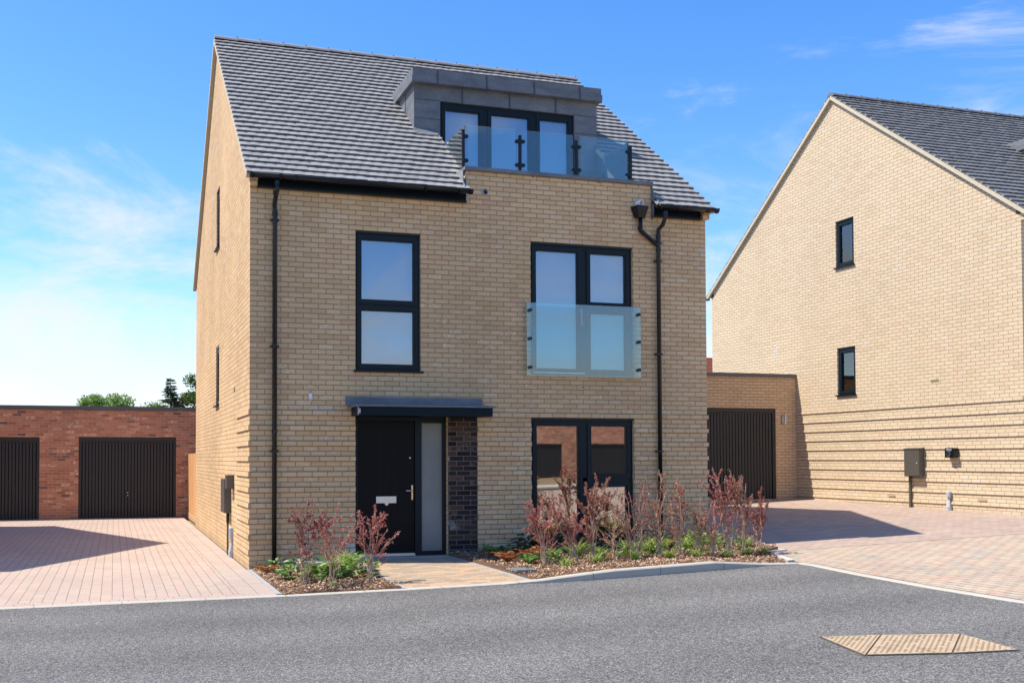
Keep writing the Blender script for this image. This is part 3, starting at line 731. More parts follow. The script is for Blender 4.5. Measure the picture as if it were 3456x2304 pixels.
# fascia boards and gutters
bm = BM(); box(bm, (.097, .001, ZE-.165), (3.316, .025, ZE-.03), FF); box(bm, (.097, .024, ZE-.175), (3.30, .10, ZE-.160), FF); obj('fascia', bm, bluepl, H)
bm = BM(); box(bm, (6.525, .001, ZE-.165), (7.426, .025, ZE-.03), FF); box(bm, (6.535, .024, ZE-.175), (7.42, .10, ZE-.160), FF); obj('fascia', bm, bluepl, H)
gutter(H, -.03, 3.345, -.215, 5.70, brs=(.4, .62, 1.3, 1.95, 2.6, 3.15)); gutter(H, 6.545, 7.63, -.215, 5.70, brs=(6.9, 7.05, 7.45))
downpipe(H, [(.36, -.215, 5.64), (.36, -.205, 5.48), (.345, -.16, 5.38), (.345, -.065, 5.30), (.353, -.06, 5.22), (.353, -.06, .03)], [((.36, -.21, 5.58), (0, 0, 1)), ((.345, -.19, 5.44), (0, .4, -1)), ((.353, -.06, 5.17), (0, 0, 1)), ((.353, -.06, 2.0), (0, 0, 1))], [(.353, -.055, 5.08), (.353, -.055, 3.24), (.353, -.055, 1.72)])
downpipe(H, [(6.66, -.215, 5.64), (6.66, -.20, 5.50), (6.65, -.15, 5.40), (6.615, -.065, 5.33), (6.615, -.06, 5.2), (6.615, -.06, .1)], [((6.66, -.21, 5.57), (0, 0, 1)), ((6.615, -.06, 5.22), (0, 0, 1)), ((6.615, -.06, 5.0), (0, 0, 1))], [(6.615, -.055, 5.12), (6.615, -.055, 4.82), (6.615, -.055, 3.3), (6.615, -.055, 1.72)])
# hopper with its outlet
bm = BM()
A = [bm.verts.new((6.285+x, -y, 5.685)) for x, y in ((-.145, .01), (-.10, .17), (.10, .17), (.145, .01))]; B = [bm.verts.new((6.285+x, -y, 5.50)) for x, y in ((-.085, .02), (-.06, .12), (.06, .12), (.085, .02))]
for k in range(4): bm.faces.new((A[k], A[(k+1) % 4], B[(k+1) % 4], B[k]))
bm.faces.new(B); A2 = [bm.verts.new((6.285+x, -y, 5.63)) for x, y in ((-.125, .012), (-.09, .15), (.09, .15), (.125, .012))]; bm.faces.new(A2)
bmesh.ops.recalc_face_normals(bm, faces=bm.faces[:]); hp = obj('hopper', bm, black_m, H)
bm = BM(); tube(bm, [(6.285, -.07, 5.5), (6.285, -.065, 5.33), (6.30, -.062, 5.29), (6.58, -.06, 5.09), (6.61, -.06, 5.07)], .034, 12); tube(bm, [(6.285, -.066, 5.36), (6.285, -.066, 5.32)], .04, 12); obj('branch_pipe', bm, black_m, hp, True)
def ring(bm, c, d, r, ln, w_=.005, n=20):
    c = Vector(c); d = Vector(d).normalized(); a = d.orthogonal().normalized(); b = d.cross(a)
    R_ = [[bm.verts.new(c+d*s_+a*cos(2*pi*k/n)*q+b*sin(2*pi*k/n)*q) for k in range(n)] for s_, q in ((0, r), (ln, r), (ln, r-w_), (0.002, r-w_))]
    for P, Q in zip(R_, R_[1:]):
        for k in range(n): bm.faces.new((P[k], P[(k+1) % n], Q[(k+1) % n], Q[k]))
    return R_
bm = BM(); ring(bm, (6.27, -.001, 5.745), (.25, -1, -.05), .052, .11); obj('overflow_pipe', bm, whitepl, H, True)
bm = BM(); ring(bm, (3.625, .0, 5.742), (.1, -1, 0), .05, .03, .008); obj('flue_outlet', bm, greypl, H, True)
bm = BM(); tube(bm, [(3.625, -.001, 5.742), (3.625, -.006, 5.742)], .045, 16); obj('vent_hole', bm, soff, H); bm = BM(); tube(bm, [(5.285, -.001, 2.736), (5.285, -.003, 2.736)], .013, 10); obj('vent_hole', bm, soff, H)
# parapet coping in lead with its upturned end
bm = BM(); box(bm, (3.285, -.34, 6.058), (6.54, .045, 6.118), FF); cop = obj('coping', bm, lead, H)
each('seam', lead, cop, [((x, -.3405, 6.04), (x+.02, .052, 6.124)) for x in (4.42, 5.57)], FF)
bm = BM()
prism(bm, [(-.02, 6.06), (-.30, 6.10), (-.46, 6.06), (-.06, 5.78), (.13, 5.70), (.15, 5.78), (.07, 5.86), (.05, 6.02)], lambda d, z: Vector((3.245, -d, z+.0)), lambda d, z: Vector((3.252, -d, z)))
prism(bm, [(.0, 5.55), (.05, 5.60), (.05, 5.86), (.0, 6.04)], lambda d, z: Vector((3.30, -d, z)), lambda d, z: Vector((3.317, -d, z)))
obj('flashing', bm, lead_l, H)
bm = BM()
prism(bm, [(0, 5.50), (.06, 5.52), (.07, 5.83), (.10, 5.88), (.03, 5.98), (.02, 6.06), (0, 6.06)], lambda d, z: Vector((6.523, -d, z)), lambda d, z: Vector((6.538, -d, z)))
prism(bm, [(.06, 5.70), (.16, 5.78), (-.4, 6.11), (-.4, 6.04)], lambda d, z: Vector((6.57, -d, z)), lambda d, z: Vector((6.60, -d, z)))
obj('flashing', bm, lead, H)
# balcony: deck, cheeks, rail
bm = BM(); box(bm, (3.3, .3, 5.76), (6.5, 1.86, 5.80)); obj('balcony_deck', bm, conc2, H)
for X0, X1 in ((3.36, 3.38), (6.42, 6.44)):
    bm = BM(); prism(bm, [(.3, 5.80), (1.80, 5.80), (1.80, rz(1.8)-.02), (.3, rz(.3)-.02)], lambda y, z: Vector((X0, y, z)), lambda y, z: Vector((X1, y, z)))
    obj('balcony_cheek', bm, lead, H)
bm = BM(); fs_ = lambda x, s_, h: Vector((x, .1+s_*cos(TH)-h*sin(TH), rz(.1)+s_*sin(TH)+h*cos(TH)))
for X0 in (3.372, 6.396):
    bm = BM(); box(bm, (X0, .02, -.05), (X0+.034, 2.05, .02), fs_)
    for i in range(9): box(bm, (X0-.006, .1+i*.2052, .02), (X0+.03, .12+i*.2052, .05), fs_)
    obj('verge', bm, cream, H)
posts = (3.33, 4.285, 5.265, 6.24); yg = .17
rails = []
for x in posts: bm = BM(); box(bm, (x-.022, yg-.018, 6.118), (x+.022, yg+.018, 6.745)); rails.append(obj('rail_post', bm, black_m, H))
rail = H
for a, b in ((3.395, 4.225), (4.345, 5.205), (5.325, 6.185)):
    bm = BM(); box(bm, (a, yg-.006, 6.17), (b, yg+.006, 6.83)); obj('glass_panel', bm, bal_m, rail)
for X in (3.375, 6.235):
    bm = BM(); prism(bm, [(yg+.06, 6.2), (yg+.06, 6.83), (1.15, 6.83), (1.15, 6.72), (yg+.35, 6.2)], lambda y, z: Vector((X-.005, y, z)), lambda y, z: Vector((X+.005, y, z))); obj('glass_panel', bm, bal_m, rail)
for i, x in enumerate(posts):
    for z in (6.265, 6.645):
        for sgn in ((1,) if i == 0 else (-1,) if i == 3 else (-1, 1)):
            bm = BM(); prism(bm, [(sgn*q[0], q[1]) for q in ((.0225, -.028), (.06, -.028), (.078, -.018), (.085, 0), (.078, .018), (.06, .028), (.0225, .028))], lambda u, v: Vector((x+u, yg-.022, z+v)), lambda u, v: Vector((x+u, yg+.022, z+v)))
            obj('clamp', bm, black_m, rails[i])
bm = BM(); box(bm, (6.22, 1.10, 5.9), (6.25, 1.13, 6.55)); obj('rail_post', bm, black_m, rail)

def dormer(root, rz, full=True):
    bm = BM(); x0, x1, yf = 3.0, 6.44, 1.78
    panel(bm, [(x0, rz(yf)-.3), (x1, rz(yf)-.3), (x1, 8.03), (x0, 8.03)], [(3.47, 6.0, 5.82, 7.76)], lambda u, d, v: Vector((u, yf+d, v)), .1)
    for xa, xb in ((x0, x0+.08), (x1-.08, x1)):
        prism(bm, [(yf+.1, rz(yf)-.2), (yf+.1, 8.03), (3.2, 8.03), (3.2, rz(3.2)-.2)], lambda y, z: Vector((xa, y, z)), lambda y, z: Vector((xb, y, z)))
    dm = obj('dormer', bm, lead, root)
    each('jamb', lead, dm, [((3.38, yf+.001, 5.80), (3.47, yf+.1, rz(yf)-.301)), ((6.0, yf+.001, 5.80), (6.42, yf+.1, rz(yf)-.301))])
    bm = BM(); box(bm, (2.93, 1.65, 8.01), (6.49, 3.28, 8.125)); box(bm, (2.945, 1.665, 8.1255), (6.475, 3.4, 8.245)); fa = obj('dormer_roof', bm, lead, dm)
    each('seam', seam_m, fa, [((x, 1.642, 8.012), (x+.022, 1.652, 8.13)) for x in (3.375, 4.27, 5.16, 6.04)]+[((x, 1.655, 8.131), (x+.022, 1.668, 8.25)) for x in (3.375, 4.27, 5.16, 6.04)]
         +[((x, yf-.01, 7.765), (x+.025, yf, 8.01)) for x in (3.86, 4.74, 5.62)]+[((a, yf-.006, z), (b, yf, z+.008)) for z in (7.755, 7.43) for a, b in ((3.0, 3.465), (6.005, 6.44))]+[((2.992, 2.3, 7.6), (3.0, 2.312, 8.01))])
    bm = BM()
    prism(bm, [(3.02, 8.10), (3.30, 8.29), (3.36, 8.38), (3.0, 8.13)], lambda y, z: Vector((2.80, y, z+.03)), lambda y, z: Vector((2.93, y, z+.03)))
    obj('flashing', bm, lead_l, dm)
    # lead apron beside the dormer foot
    bm = BM(); prism(bm, [(yf-.22, rz(yf-.22)+.035), (yf, rz(yf)+.045), (yf, rz(yf)+.055), (yf-.22, rz(yf-.22)+.045)], lambda y, z: Vector((2.97, y, z)), lambda y, z: Vector((3.37, y, z))); obj('apron', bm, lead, dm)
    f = lambda u, d, v: Vector((u, yf-d, v))
    window(dm, 3.47, 6.0, 5.82, 7.76, [(3.51, 4.27, 5.86, 7.70), (4.36, 5.20, 5.86, 7.70), (5.28, 5.96, 5.86, 7.70)], f, blind=True, trim=False)
    return dm
dormer(H, rz)

# wall furniture on the main house, each its own thing
bm = BM(); box(bm, (.862, .0005, 2.485), (.908, .035, 2.565), FF); o = obj('wall_sensor', bm, whitepl); tag(o, 'small white sensor box on the front wall left of the canopy', 'sensor')
bm = BM(); tube(bm, [(.885, -.018, 2.484), (.885, -.018, 2.455)], .009, 8); tube(bm, [(.885, -.018, 2.455), (.885, -.018, 2.43)], .004, 6); obj('probe', bm, whitepl, o)
bm = BM(); box(bm, (-.115, 2.35, .715), (-.001, 2.95, 1.275)); o = obj('meter_cabinet', bm, meter_m); tag(o, 'tall brown grey meter cabinet on the sunlit side wall of the central house', 'meter cabinet')
bm = BM(); tube(bm, [(-.05, 2.42, .715), (-.05, 2.42, .02)], .017, 10); obj('cable_pipe', bm, meter_m, o)
bm = BM(); tube(bm, [(-.05, 2.42, .715), (-.05, 2.42, .56)], .026, 10); tube(bm, [(-.05, 2.42, .53), (-.05, 2.42, .545)], .024, 10); obj('pipe_sleeve', bm, black_m, o)
bm = BM(); box(bm, (-.118, 1.92, 1.128), (-.001, 2.22, 1.335)); box(bm, (-.126, 1.915, 1.336), (-.001, 2.225, 1.346)); o = obj('junction_box', bm, meter_m); tag(o, 'small square brown grey box mounted above the meter cabinet on the side wall', 'junction box')
def duct(x, y, z0, label, h=.42):
    bm = BM()
    prof = [(0, .055), (.10, .055), (.16, .04), (.24, .022), (.29, .03), (.30, .05), (h-.02, .05), (h, .035)]
    R_ = []
    for hh, w_ in prof: R_.append([bm.verts.new((x-q*.07-.0, y+s_*w_, z0+hh)) for q, s_ in ((0, -1), (.7*w_/.055, -1), (w_/.055, -.6), (w_/.055, .6), (.7*w_/.055, 1), (0, 1))])
    for A, B in zip(R_, R_[1:]):
        for k in range(6): bm.faces.new((A[k], A[(k+1) % 6], B[(k+1) % 6], B[k]))
    bm.faces.new(R_[-1]); bmesh.ops.recalc_face_normals(bm, faces=bm.faces[:])
    o = obj('cable_duct', bm, greypl, None, False); tag(o, label, 'cable duct'); return o
duct(-.002, 2.1, .005, 'pale grey cable duct at the foot of the shaded side wall beside the meter pipe' if 0 else 'pale grey cable duct at the foot of the central house beside the meter pipe', .5)
bm = BM(); box(bm, (-.003, 1.86, 2.70), (.001, 1.98, 2.765)); o = obj('air_brick', bm, soff, H)

# ================================================================== right house
RX, RY, RZ = 14.47, .24, .44
H2 = thing('detached_house', 'buff brick house on the right showing its wide windowed gable and dark tiled roof', 'house', (RX, RY, RZ))
g_ = [(4.55, 5.165, 5.66, 6.76), (4.55, 5.165, 2.645, 3.76)]
rz2, TH2 = shell(H2, WD, 10.43, 5.80, 9.79, buff2, tile_d, [], g_, [], (3.38, 6.42, .12, 1.80, 3.05, 6.38, 3.1), (3.318, 6.522, 6.055), bands_left=9., bands_front=False, seed=21, band_out=.02)
for a, nm_ in zip(g_, ('upper', 'lower')): window(H2, *a, [(a[0]+.03, a[1]-.03, a[2]+.03, a[3]-.06)], LF_, gm=pane_s, rec=-.045, blind=(True if nm_ == 'upper' else .42), sill=True)
bm = BM(); box(bm, (.12, 2.6, 0), (WD-.12, 2.7, 5.5)); box(bm, (.9, 2.8, 0), (1.0, 9, 6.8)); obj('partition', bm, plaster, H2)
dormer(H2, lambda y: rz2(y))
gutter(H2, -.03, 3.345, -.215, 5.78)
bm = BM(); box(bm, (-.07, 10.43+.13, 5.70), (.02, 10.43+.25, 5.80)); obj('gutter_end', bm, black_m, H2)
bm = BM()
for yy, zz, w_ in ((2.07, 2.745, .215), (3.35, .31, .2), (.9, .30, .2)):
    for i in range(4): box(bm, (-.004-(.018 if zz < 2 else 0), yy, zz+i*.016), (.0-(.017 if zz < 2 else 0), yy+w_, zz+i*.016+.007))
obj('air_brick', bm, plain('air brick shadow', (.34, .27, .14), .9), H2)
# things on the right gable
X = RX-.003
bm = BM(); box(bm, (X-.13, 2.72, 1.215), (X-.02, 3.17, 1.80)); o = obj('electricity_cabinet', bm, meter_m); tag(o, 'large black brown electricity cabinet on the gable wall of the right house', 'electricity cabinet')
bm = BM(); box(bm, (X-.139, 2.735, 1.23), (X-.1305, 3.155, 1.775)); dr = obj('door', bm, meter_m, o)
bm = BM(); tube(bm, [(X-.139, 2.80, 1.50), (X-.146, 2.80, 1.50)], .012, 10); obj('lock', bm, whitepl, dr)
bm = BM(); prism(bm, [(X-.15, 1.795), (X-.15, 1.803), (X-.001, 1.83), (X-.001, 1.80)], lambda x, z: Vector((x, 2.705, z)), lambda x, z: Vector((x, 3.185, z))); obj('hood', bm, meter_m, o)
bm = BM(); box(bm, (X-.055, 3.08, .53), (X-.021, 3.13, 1.215)); obj('cable_pipe', bm, meter_m, o)
bm = BM()
pp = [(cos(a)*.12*(1 if abs(cos(a)) < .99 else 1), sin(a)*.1) for a in [2*pi*i/24 for i in range(24)]]
rr = [(max(-.12, min(.12, x*1.35)), max(-.10, min(.10, y*1.35))) for x, y in pp]
prism(bm, rr, lambda a, b: Vector((X-.02, 1.92+a, 1.71+b)), lambda a, b: Vector((X-.135, 1.92+a, 1.71+b))); ev = obj('ev_charger', bm, black_m); tag(ev, 'black wall mounted car charger with a small lit screen on the right gable', 'car charger')
bm = BM(); ring(bm, (X-.135, 1.93, 1.672), (-1, 0, 0), .05, .02, .014); tube(bm, [(X-.136, 1.93, 1.672), (X-.142, 1.93, 1.672)], .034, 16); obj('socket', bm, plain('dark grey rubber', (.05, .05, .055), .5), ev)
tx = bpy.data.curves.new('logo', 'FONT'); tx.body = 'Ohme'; tx.size = .055; tx.align_x = 'CENTER'; tx.extrude = .0006
txo = bpy.data.objects.new('logo_tmp', tx); C.objects.link(txo); dg = bpy.context.evaluated_depsgraph_get(); me = bpy.data.meshes.new_from_object(txo.evaluated_get(dg)); bpy.data.objects.remove(txo)
lg = bpy.data.objects.new('lettering', me); C.objects.link(lg); me.materials.clear(); me.materials.append(whitepl); lg.parent = ev; lg.location = (X-.137, 1.93, 1.762); lg.rotation_euler = (pi/2, 0, -pi/2)
bm = BM(); box(bm, (X-.138, 1.88, 1.738), (X-.1355, 1.98, 1.746)); obj('status_bar', bm, plain('blue status bar', (.10, .35, .8), .3), ev)
duct(X-.022, 2.05, .515, 'pale grey cable duct at the foot of the right gable below the car charger')

# ================================================================== right garage
gx0, gx1, gy = 9.3, 14.468, 6.95
GR = thing('garage', 'flat roofed orange buff brick garage with a black door between the two houses', 'garage', (gx0, gy, .5))
def garage(root, W_, Dp, zb, zt, doors, bmat, coph=.09):
    bm = BM(); F = lambda u, d, v: Vector((u, d, v))
    panel(bm, [(0, zb), (W_, zb), (W_, zt), (0, zt)], doors, F, .1)
    box(bm, (0, .1, zb), (.1, Dp, zt)); box(bm, (W_-.1, .1, zb), (W_, Dp, zt)); box(bm, (.1, Dp-.1, zb), (W_-.1, Dp, zt)); obj('wall', bm, bmat, root)
    bm = BM(); box(bm, (-.02, -.035, zt+.001), (W_-.003, Dp+.03, zt+coph)); obj('roof', bm, plain('grey trim', (.12, .125, .13), .5, .3), root)
    for (a, b, c, d) in doors:
        fr = BM(); box(fr, (a+.003, .03, c), (a+.075, .09, d-.004)); box(fr, (b-.075, .03, c), (b-.003, .09, d-.004)); box(fr, (a+.075, .03, d-.10), (b-.075, .09, d-.004)); fo = obj('door_frame', fr, garage_m, root)
        bm = BM(); n = int(round((b-a-.18)/.085)); w_ = (b-a-.18)/n
        box(bm, (a+.078, .075, c+.02), (b-.078, .085, d-.103), None, 1)
        for i in range(n): u = a+.09+i*w_; box(bm, (u+.010, .050, c+.04), (u+w_-.010, .0745, d-.14))
        box(bm, (a+.079, .055, c+.02), (b-.079, .0745, c+.037)); box(bm, (a+.079, .055, d-.137), (b-.079, .0745, d-.105))
        dr = obj('garage_door', bm, [garage_m, soff_b], root)
        bm = BM(); m_ = (a+b)/2; box(bm, (m_-.022, .050, c+.62), (m_+.022, .0575, c+.72)); tube(bm, [(m_, .05, c+.63), (m_, .02, c+.63)], .008, 8); box(bm, (m_-.045, .012, c+.615), (m_+.045, .022, c+.64)); obj('handle', bm, black_m, dr)
        bm = BM(); box(bm, (m_-.012, .047, c+.69), (m_+.012, .0495, c+.71)); box(bm, (m_-.02, .0095, c+.617), (m_+.02, .0115, c+.628)); obj('lock', bm, brass, dr)
garage(GR, gx1-gx0, 6, -.2, 3.615-.5, [(11.27-gx0, 13.87-gx0, .10, 2.845-.5)], buff3)
bm = BM(); box(bm, (14.035, gy-.05, 2.47), (14.075, gy-.001, 2.66)); o = obj('wall_light', bm, steel); tag(o, 'steel up and down wall lamp right of the buff garage door', 'wall light')
bm = BM(); tube(bm, [(14.10, gy-.07, 2.46), (14.10, gy-.07, 2.69)], .028, 12); tube(bm, [(14.055, gy-.07, 2.47), (14.10, gy-.07, 2.47)], .02, 8); obj('lamp_body', bm, steel, o)
# left garage block
gy2 = 14.464
GL = thing('garage', 'long flat roofed red brick garage block on the left with two black doors', 'garage', (-12, gy2, 0))
garage(GL, 16, 6, -.2, 2.955, [(-6.37+12, -3.785+12, .0, 2.215), (-2.79+12, -.212+12, .0, 2.225)], redb, .11)
# timber fence
FN = thing('timber_fence', 'orange close boarded timber fence behind the central house', 'fence', (.1, 10.2, 0))
bm = BM(); y = 0
while y < 4.2: box(bm, (0, y+.002, .16), (.018, y+.108, 1.76+.003*sin(y*9)), None); y += .11
obj('boards', bm, wood, FN)
bm = BM(); box(bm, (-.008, 0, .0), (.02, 4.2, .155)); obj('gravel_board', bm, plain('pale timber board', (.55, .33, .18), .8), FN)
# ================================================================== off frame neighbours
H3 = thing('detached_house', 'plain buff brick neighbour house beyond the left edge whose gable shades the left driveway', 'house', (-6.6-WD, 2.2, 0))
shell(H3, WD, D, ZE, ZR, buff, tile, [], [], [], None, None, seed=33)
H4 = thing('garage', 'long low red brick garage block across the road, mirrored in the ground floor window', 'garage', (38, -34, -.1))
H4.rotation_euler = (0, 0, pi)
garage(H4, 26, 6, -.2, 3.6, [(a, a+2.5, .1, 2.5) for a in (1.5, 5.6, 9.2, 13.4, 17.5, 21.5)], redb, .12)
# sliver of a red tiled roof far behind
H6 = thing('distant_house', 'red tiled house far behind the buff garage', 'house', (28, 40, .9))
bm = BM(); box(bm, (0, 0, -.5), (9, 7, 4.9)); obj('wall', bm, redb, H6)
bm = BM(); prism(bm, [(-.4, 4.9), (7.4, 4.9), (3.5, 7.3)], lambda y, z: Vector((-.3, y, z)), lambda y, z: Vector((9.3, y, z)))
for i in range(14):
    t_ = i/14; box(bm, (-.32, -.42+3.9*t_, 4.92+2.4*t_), (9.32, -.42+3.9*t_+.05, 4.98+2.4*t_))
obj('roof', bm, plain('red roof tile', (.40, .12, .07), .8, var=.2), H6)

# ================================================================== road cover
def cover():
    P = [(3.50, -8.43), (3.70, -7.69), (4.745, -8.09), (4.62, -8.78)]
    P = [(3.53, -8.43), (3.70, -7.70), (4.18, -7.84), (4.75, -8.09), (4.63, -8.77), (4.12, -8.65)]
    P = [(3.526, -8.43), (3.708, -7.693), (4.748, -8.093), (4.625, -8.765)]
    return P
MC = thing('manhole_cover', 'rhomboid tan ribbed utility cover set in the road', 'manhole cover', (4.1, -8.2, G(4.1, -8.2)))
z0 = lambda x, y: G(x, y)-G(4.1, -8.2)
corn = {'a': (3.708, -7.693), 'b': (4.179, -7.84), 'c': (4.748, -8.093), 'd': (4.625, -8.765), 'e': (4.123, -8.649), 'f': (3.526, -8.43)}
bm = BM(); Q = [corn[k] for k in 'abcdef']
cx = sum(p[0] for p in Q)/6; cy = sum(p[1] for p in Q)/6
prism(bm, [(cx+(p[0]-cx)*1.02, cy+(p[1]-cy)*1.045) for p in Q], lambda x, y: Vector((x-4.1, y+8.2, z0(x, y)-.02)), lambda x, y: Vector((x-4.1, y+8.2, z0(x, y)+.003)))
obj('frame', bm, black_m, MC)
def lerp(a, b, t): return (a[0]+(b[0]-a[0])*t, a[1]+(b[1]-a[1])*t)
for poly in (('a', 'b', 'f'), ('b', 'c', 'e', 'f'), ('c', 'd', 'e')):
    Q = [corn[k] for k in poly]; cx = sum(p[0] for p in Q)/len(Q); cy = sum(p[1] for p in Q)/len(Q)
    Q2 = [(cx+(p[0]-cx)*.965, cy+(p[1]-cy)*.965) for p in Q]
    bm = BM(); prism(bm, Q2, lambda x, y: Vector((x-4.1, y+8.2, z0(x, y)-.015)), lambda x, y: Vector((x-4.1, y+8.2, z0(x, y)+.008)))
    # raised tread bars in rows
    d1 = (Vector(corn['f'])-Vector(corn['b'])).normalized(); d2 = (Vector(corn['c'])-Vector(corn['a'])).normalized()
    for i in range(-30, 31):
        for j in range(-24, 25):
            p = Vector((cx, cy))+d1*(i*.046+(j%2)*.023)+d2*(j*.043)
            if not inpoly(p.x, p.y, [(cx+(q[0]-cx)*.90, cy+(q[1]-cy)*.90) for q in Q]): continue
            if (i*7+j*5) % 23 == 0: continue
            a = d1*.008; b = d2*.008
            prism(bm, [tuple(p-a-b), tuple(p+a-b), tuple(p+a+b), tuple(p-a+b)], lambda x, y: Vector((x-4.1, y+8.2, z0(x, y)+.0081)), lambda x, y: Vector((x-4.1, y+8.2, z0(x, y)+.0125)))
    obj('cover_plate', bm, cover_m, MC)

# ================================================================== planting
def leafq(bm, p, dirv, L_, w, rnd, ti, tv, fold=0.):
    d = dirv.normalized(); s_ = d.cross(Vector((rnd.uniform(-1, 1), rnd.uniform(-1, 1), rnd.uniform(-.3, 1)))).normalized(); n = d.cross(s_)
    q = [p, p+d*L_*.5+s_*w, p+d*L_, p+d*L_*.5-s_*w]
    bm.faces.new([bm.verts.new(x) for x in q]); ti.append(tv)
def barberry(x, y, h, dx0, dx1, seed, mat, label, dens=1., stems=7, bare=.25):
    rnd = random.Random(seed); z = bz(x, y)-.01
    root = thing('barberry_shrub', label, 'shrub', (x, y, z), 'barberry shrubs along the front of the house')
    bs = BM(); bl = BM(); ti = []
    def leaves(pts, t0, n, spread):
        k = len(pts)-1
        for _ in range(n):
            t = t0+(1-t0)*rnd.random(); i = min(int(t*k), k-1); p = pts[i].lerp(pts[i+1], t*k-i)
            base = p+Vector((rnd.gauss(0, spread), rnd.gauss(0, spread), rnd.gauss(0, spread))); cl = rnd.random()
            for _ in range(rnd.randint(2, 4)):
                leafq(bl, base, Vector((rnd.gauss(0, 1), rnd.gauss(0, 1), rnd.gauss(.3, 1))), rnd.uniform(.013, .024), rnd.uniform(.004, .0075), rnd, ti, min(1, max(0, .4*cl+.6*rnd.random())))
    cx_ = (dx0+dx1)/2; hw = (dx1-dx0)/2
    for s_ in range(stems):
        u = (s_+.5)/stems*2-1; ang = rnd.uniform(-.5, .5)
        tx_ = cx_+u*hw*1.25; ty = rnd.uniform(-.22, .22); hh = h*(rnd.uniform(.60, 1.0) if s_ != stems//2 else 1.03)
        b0 = Vector((rnd.uniform(-.04, .04), rnd.uniform(-.04, .04), 0)); pts = []; n = 12; ph = rnd.uniform(0, 6); arch = rnd.uniform(0, .22); kn = rnd.uniform(1.1, 2.4)
        for i in range(n+1):
            t = i/n
            pts.append(b0+Vector((tx_*t**kn+.014*sin(ph+t*9)+rnd.gauss(0, .005), ty*t**kn+.02*cos(ph*2+t*8)+rnd.gauss(0, .005), hh*(t-arch*max(0, t-.62)**1.6))))
        tube(bs, pts, .0066, 4, False, .0022)
        leaves(pts, bare+rnd.uniform(.12, .34), int(44*dens*hh), .010)
        for b in range(rnd.randint(3, 7)):
            t = rnd.uniform(.18, .9); i = min(int(t*n), n-1); p = pts[i]; ln = rnd.uniform(.14, .40)*h*(1.15-t*.7)
            dv = ((pts[i+1]-pts[i]).normalized()+Vector((rnd.gauss(.12 if tx_ > cx_ else -.12, .45), rnd.gauss(0, .4), rnd.uniform(-.1, .3)))).normalized(); q = [p]
            for k in range(5): dv = (dv+Vector((rnd.gauss(0, .22), rnd.gauss(0, .22), rnd.uniform(-.20, .12)))).normalized(); q.append(q[-1]+dv*ln/5)
            tube(bs, q, .0036, 3, False, .0016)
            leaves(q, rnd.uniform(.1, .45), int(122*dens*ln*(1.15 if t > .45 else .45)), .006)
    obj('stems', bs, stem_m, root); o = obj('leaves', bl, mat, root); set_tint(o.data, ti); return root
BB = [
 (.34, -2.49, 1.14, -.13, .26, barb_r, 1.25, 7, 'dark purple red barberry near the drainpipe, leftmost in the small bed'),
 (.74, -2.30, 1.04, -.22, .42, barb_p, .75, 7, 'sparse twiggy pink barberry in the middle of the small bed'),
 (1.17, -2.47, .98, -.16, .30, barb_p, 1.15, 8, 'pinkish barberry beside the path, standing before the black front door'),
 (3.66, -2.15, .90, -.29, .16, barb_p, 1.25, 8, 'bright pink bushy barberry before the left pane of the ground floor window'),
 (4.03, -2.32, .90, -.26, .04, barb_p, 1.2, 8, 'pink barberry leaning left, second in the long bed'),
 (4.33, -2.23, 1.22, -.18, .16, barb_b, 1.35, 8, 'tall rusty red barberry before the middle bar of the ground floor window'),
 (4.70, -2.11, .82, -.26, .14, barb_b, .7, 6, 'thin brown barberry right of the window bar'),
 (4.93, -2.27, .98, -.60, -.15, barb_b, .75, 6, 'arching barberry with bare stems leaning far to the left'),
 (5.03, -2.17, 1.05, -.14, .12, barb_r, .75, 5, 'slender red tipped barberry at the right edge of the ground floor window'),
 (5.37, -2.18, 1.18, -.24, .22, barb_b, .8, 7, 'tall open barberry in front of the right drainpipe'),
 (5.57, -2.41, 1.15, -.26, .10, barb_b, .95, 7, 'tall brownish barberry just right of the drainpipe'),
 (5.80, -2.46, .84, -.25, .14, barb_b, .75, 6, 'low thin barberry before the bare brick wall'),
 (6.02, -2.53, .78, -.24, .06, barb_p, .8, 6, 'short pinkish barberry close to the house corner'),
 (6.27, -2.52, 1.18, -.28, .02, barb_p, 1.0, 7, 'tall pink red barberry before the left part of the buff garage door'),
 (6.58, -2.41, 1.20, -.30, .10, barb_b, .9, 7, 'highest rusty barberry before the middle of the buff garage door'),
 (6.90, -2.31, .93, -.25, .18, barb_r, 1.3, 7, 'dense dark purple barberry at the right end of the long bed'),
]
for i, (x, y, h, a, b, m_, dn, st, lb) in enumerate(BB): barberry(x, y, h, a, b, 100+i, m_, lb, dn, st, .35 if i in (2, 15) else .22)

def tuft(x, y, r, n, seed, label, mat=None, w=.006):
    rnd = random.Random(seed); bm = BM(); ti = []; n = int(n*1.5); r *= 1.12
    for _ in range(n):
        a = rnd.uniform(0, 2*pi); l = r*rnd.uniform(.7, 1.25); lean = rnd.uniform(.15, .9); p = Vector((rnd.gauss(0, r*.12), rnd.gauss(0, r*.12), 0)); dv = Vector((cos(a)*lean, sin(a)*lean, 1)).normalized(); s_ = Vector((-sin(a), cos(a), 0)); tv = rnd.random(); prev = None; N = 4
        for k in range(N+1):
            ww = w*(1-(k/N)**2*.9); A = bm.verts.new(p-s_*ww); B = bm.verts.new(p+s_*ww)
            if prev: bm.faces.new((prev[0], prev[1], B, A)); ti.append(min(1, tv*.8+.2*k/N))
            prev = (A, B); p = p+dv*l/N; dv = (dv+Vector((cos(a)*.28, sin(a)*.28, -.22))).normalized()
    o = obj('grass_tuft', bm, mat or leaf_y); set_tint(o.data, ti); o.location = (x, y, bz(x, y)-.01); tag(o, label, 'grass tuft', 'grassy tufts in the beds'); return o
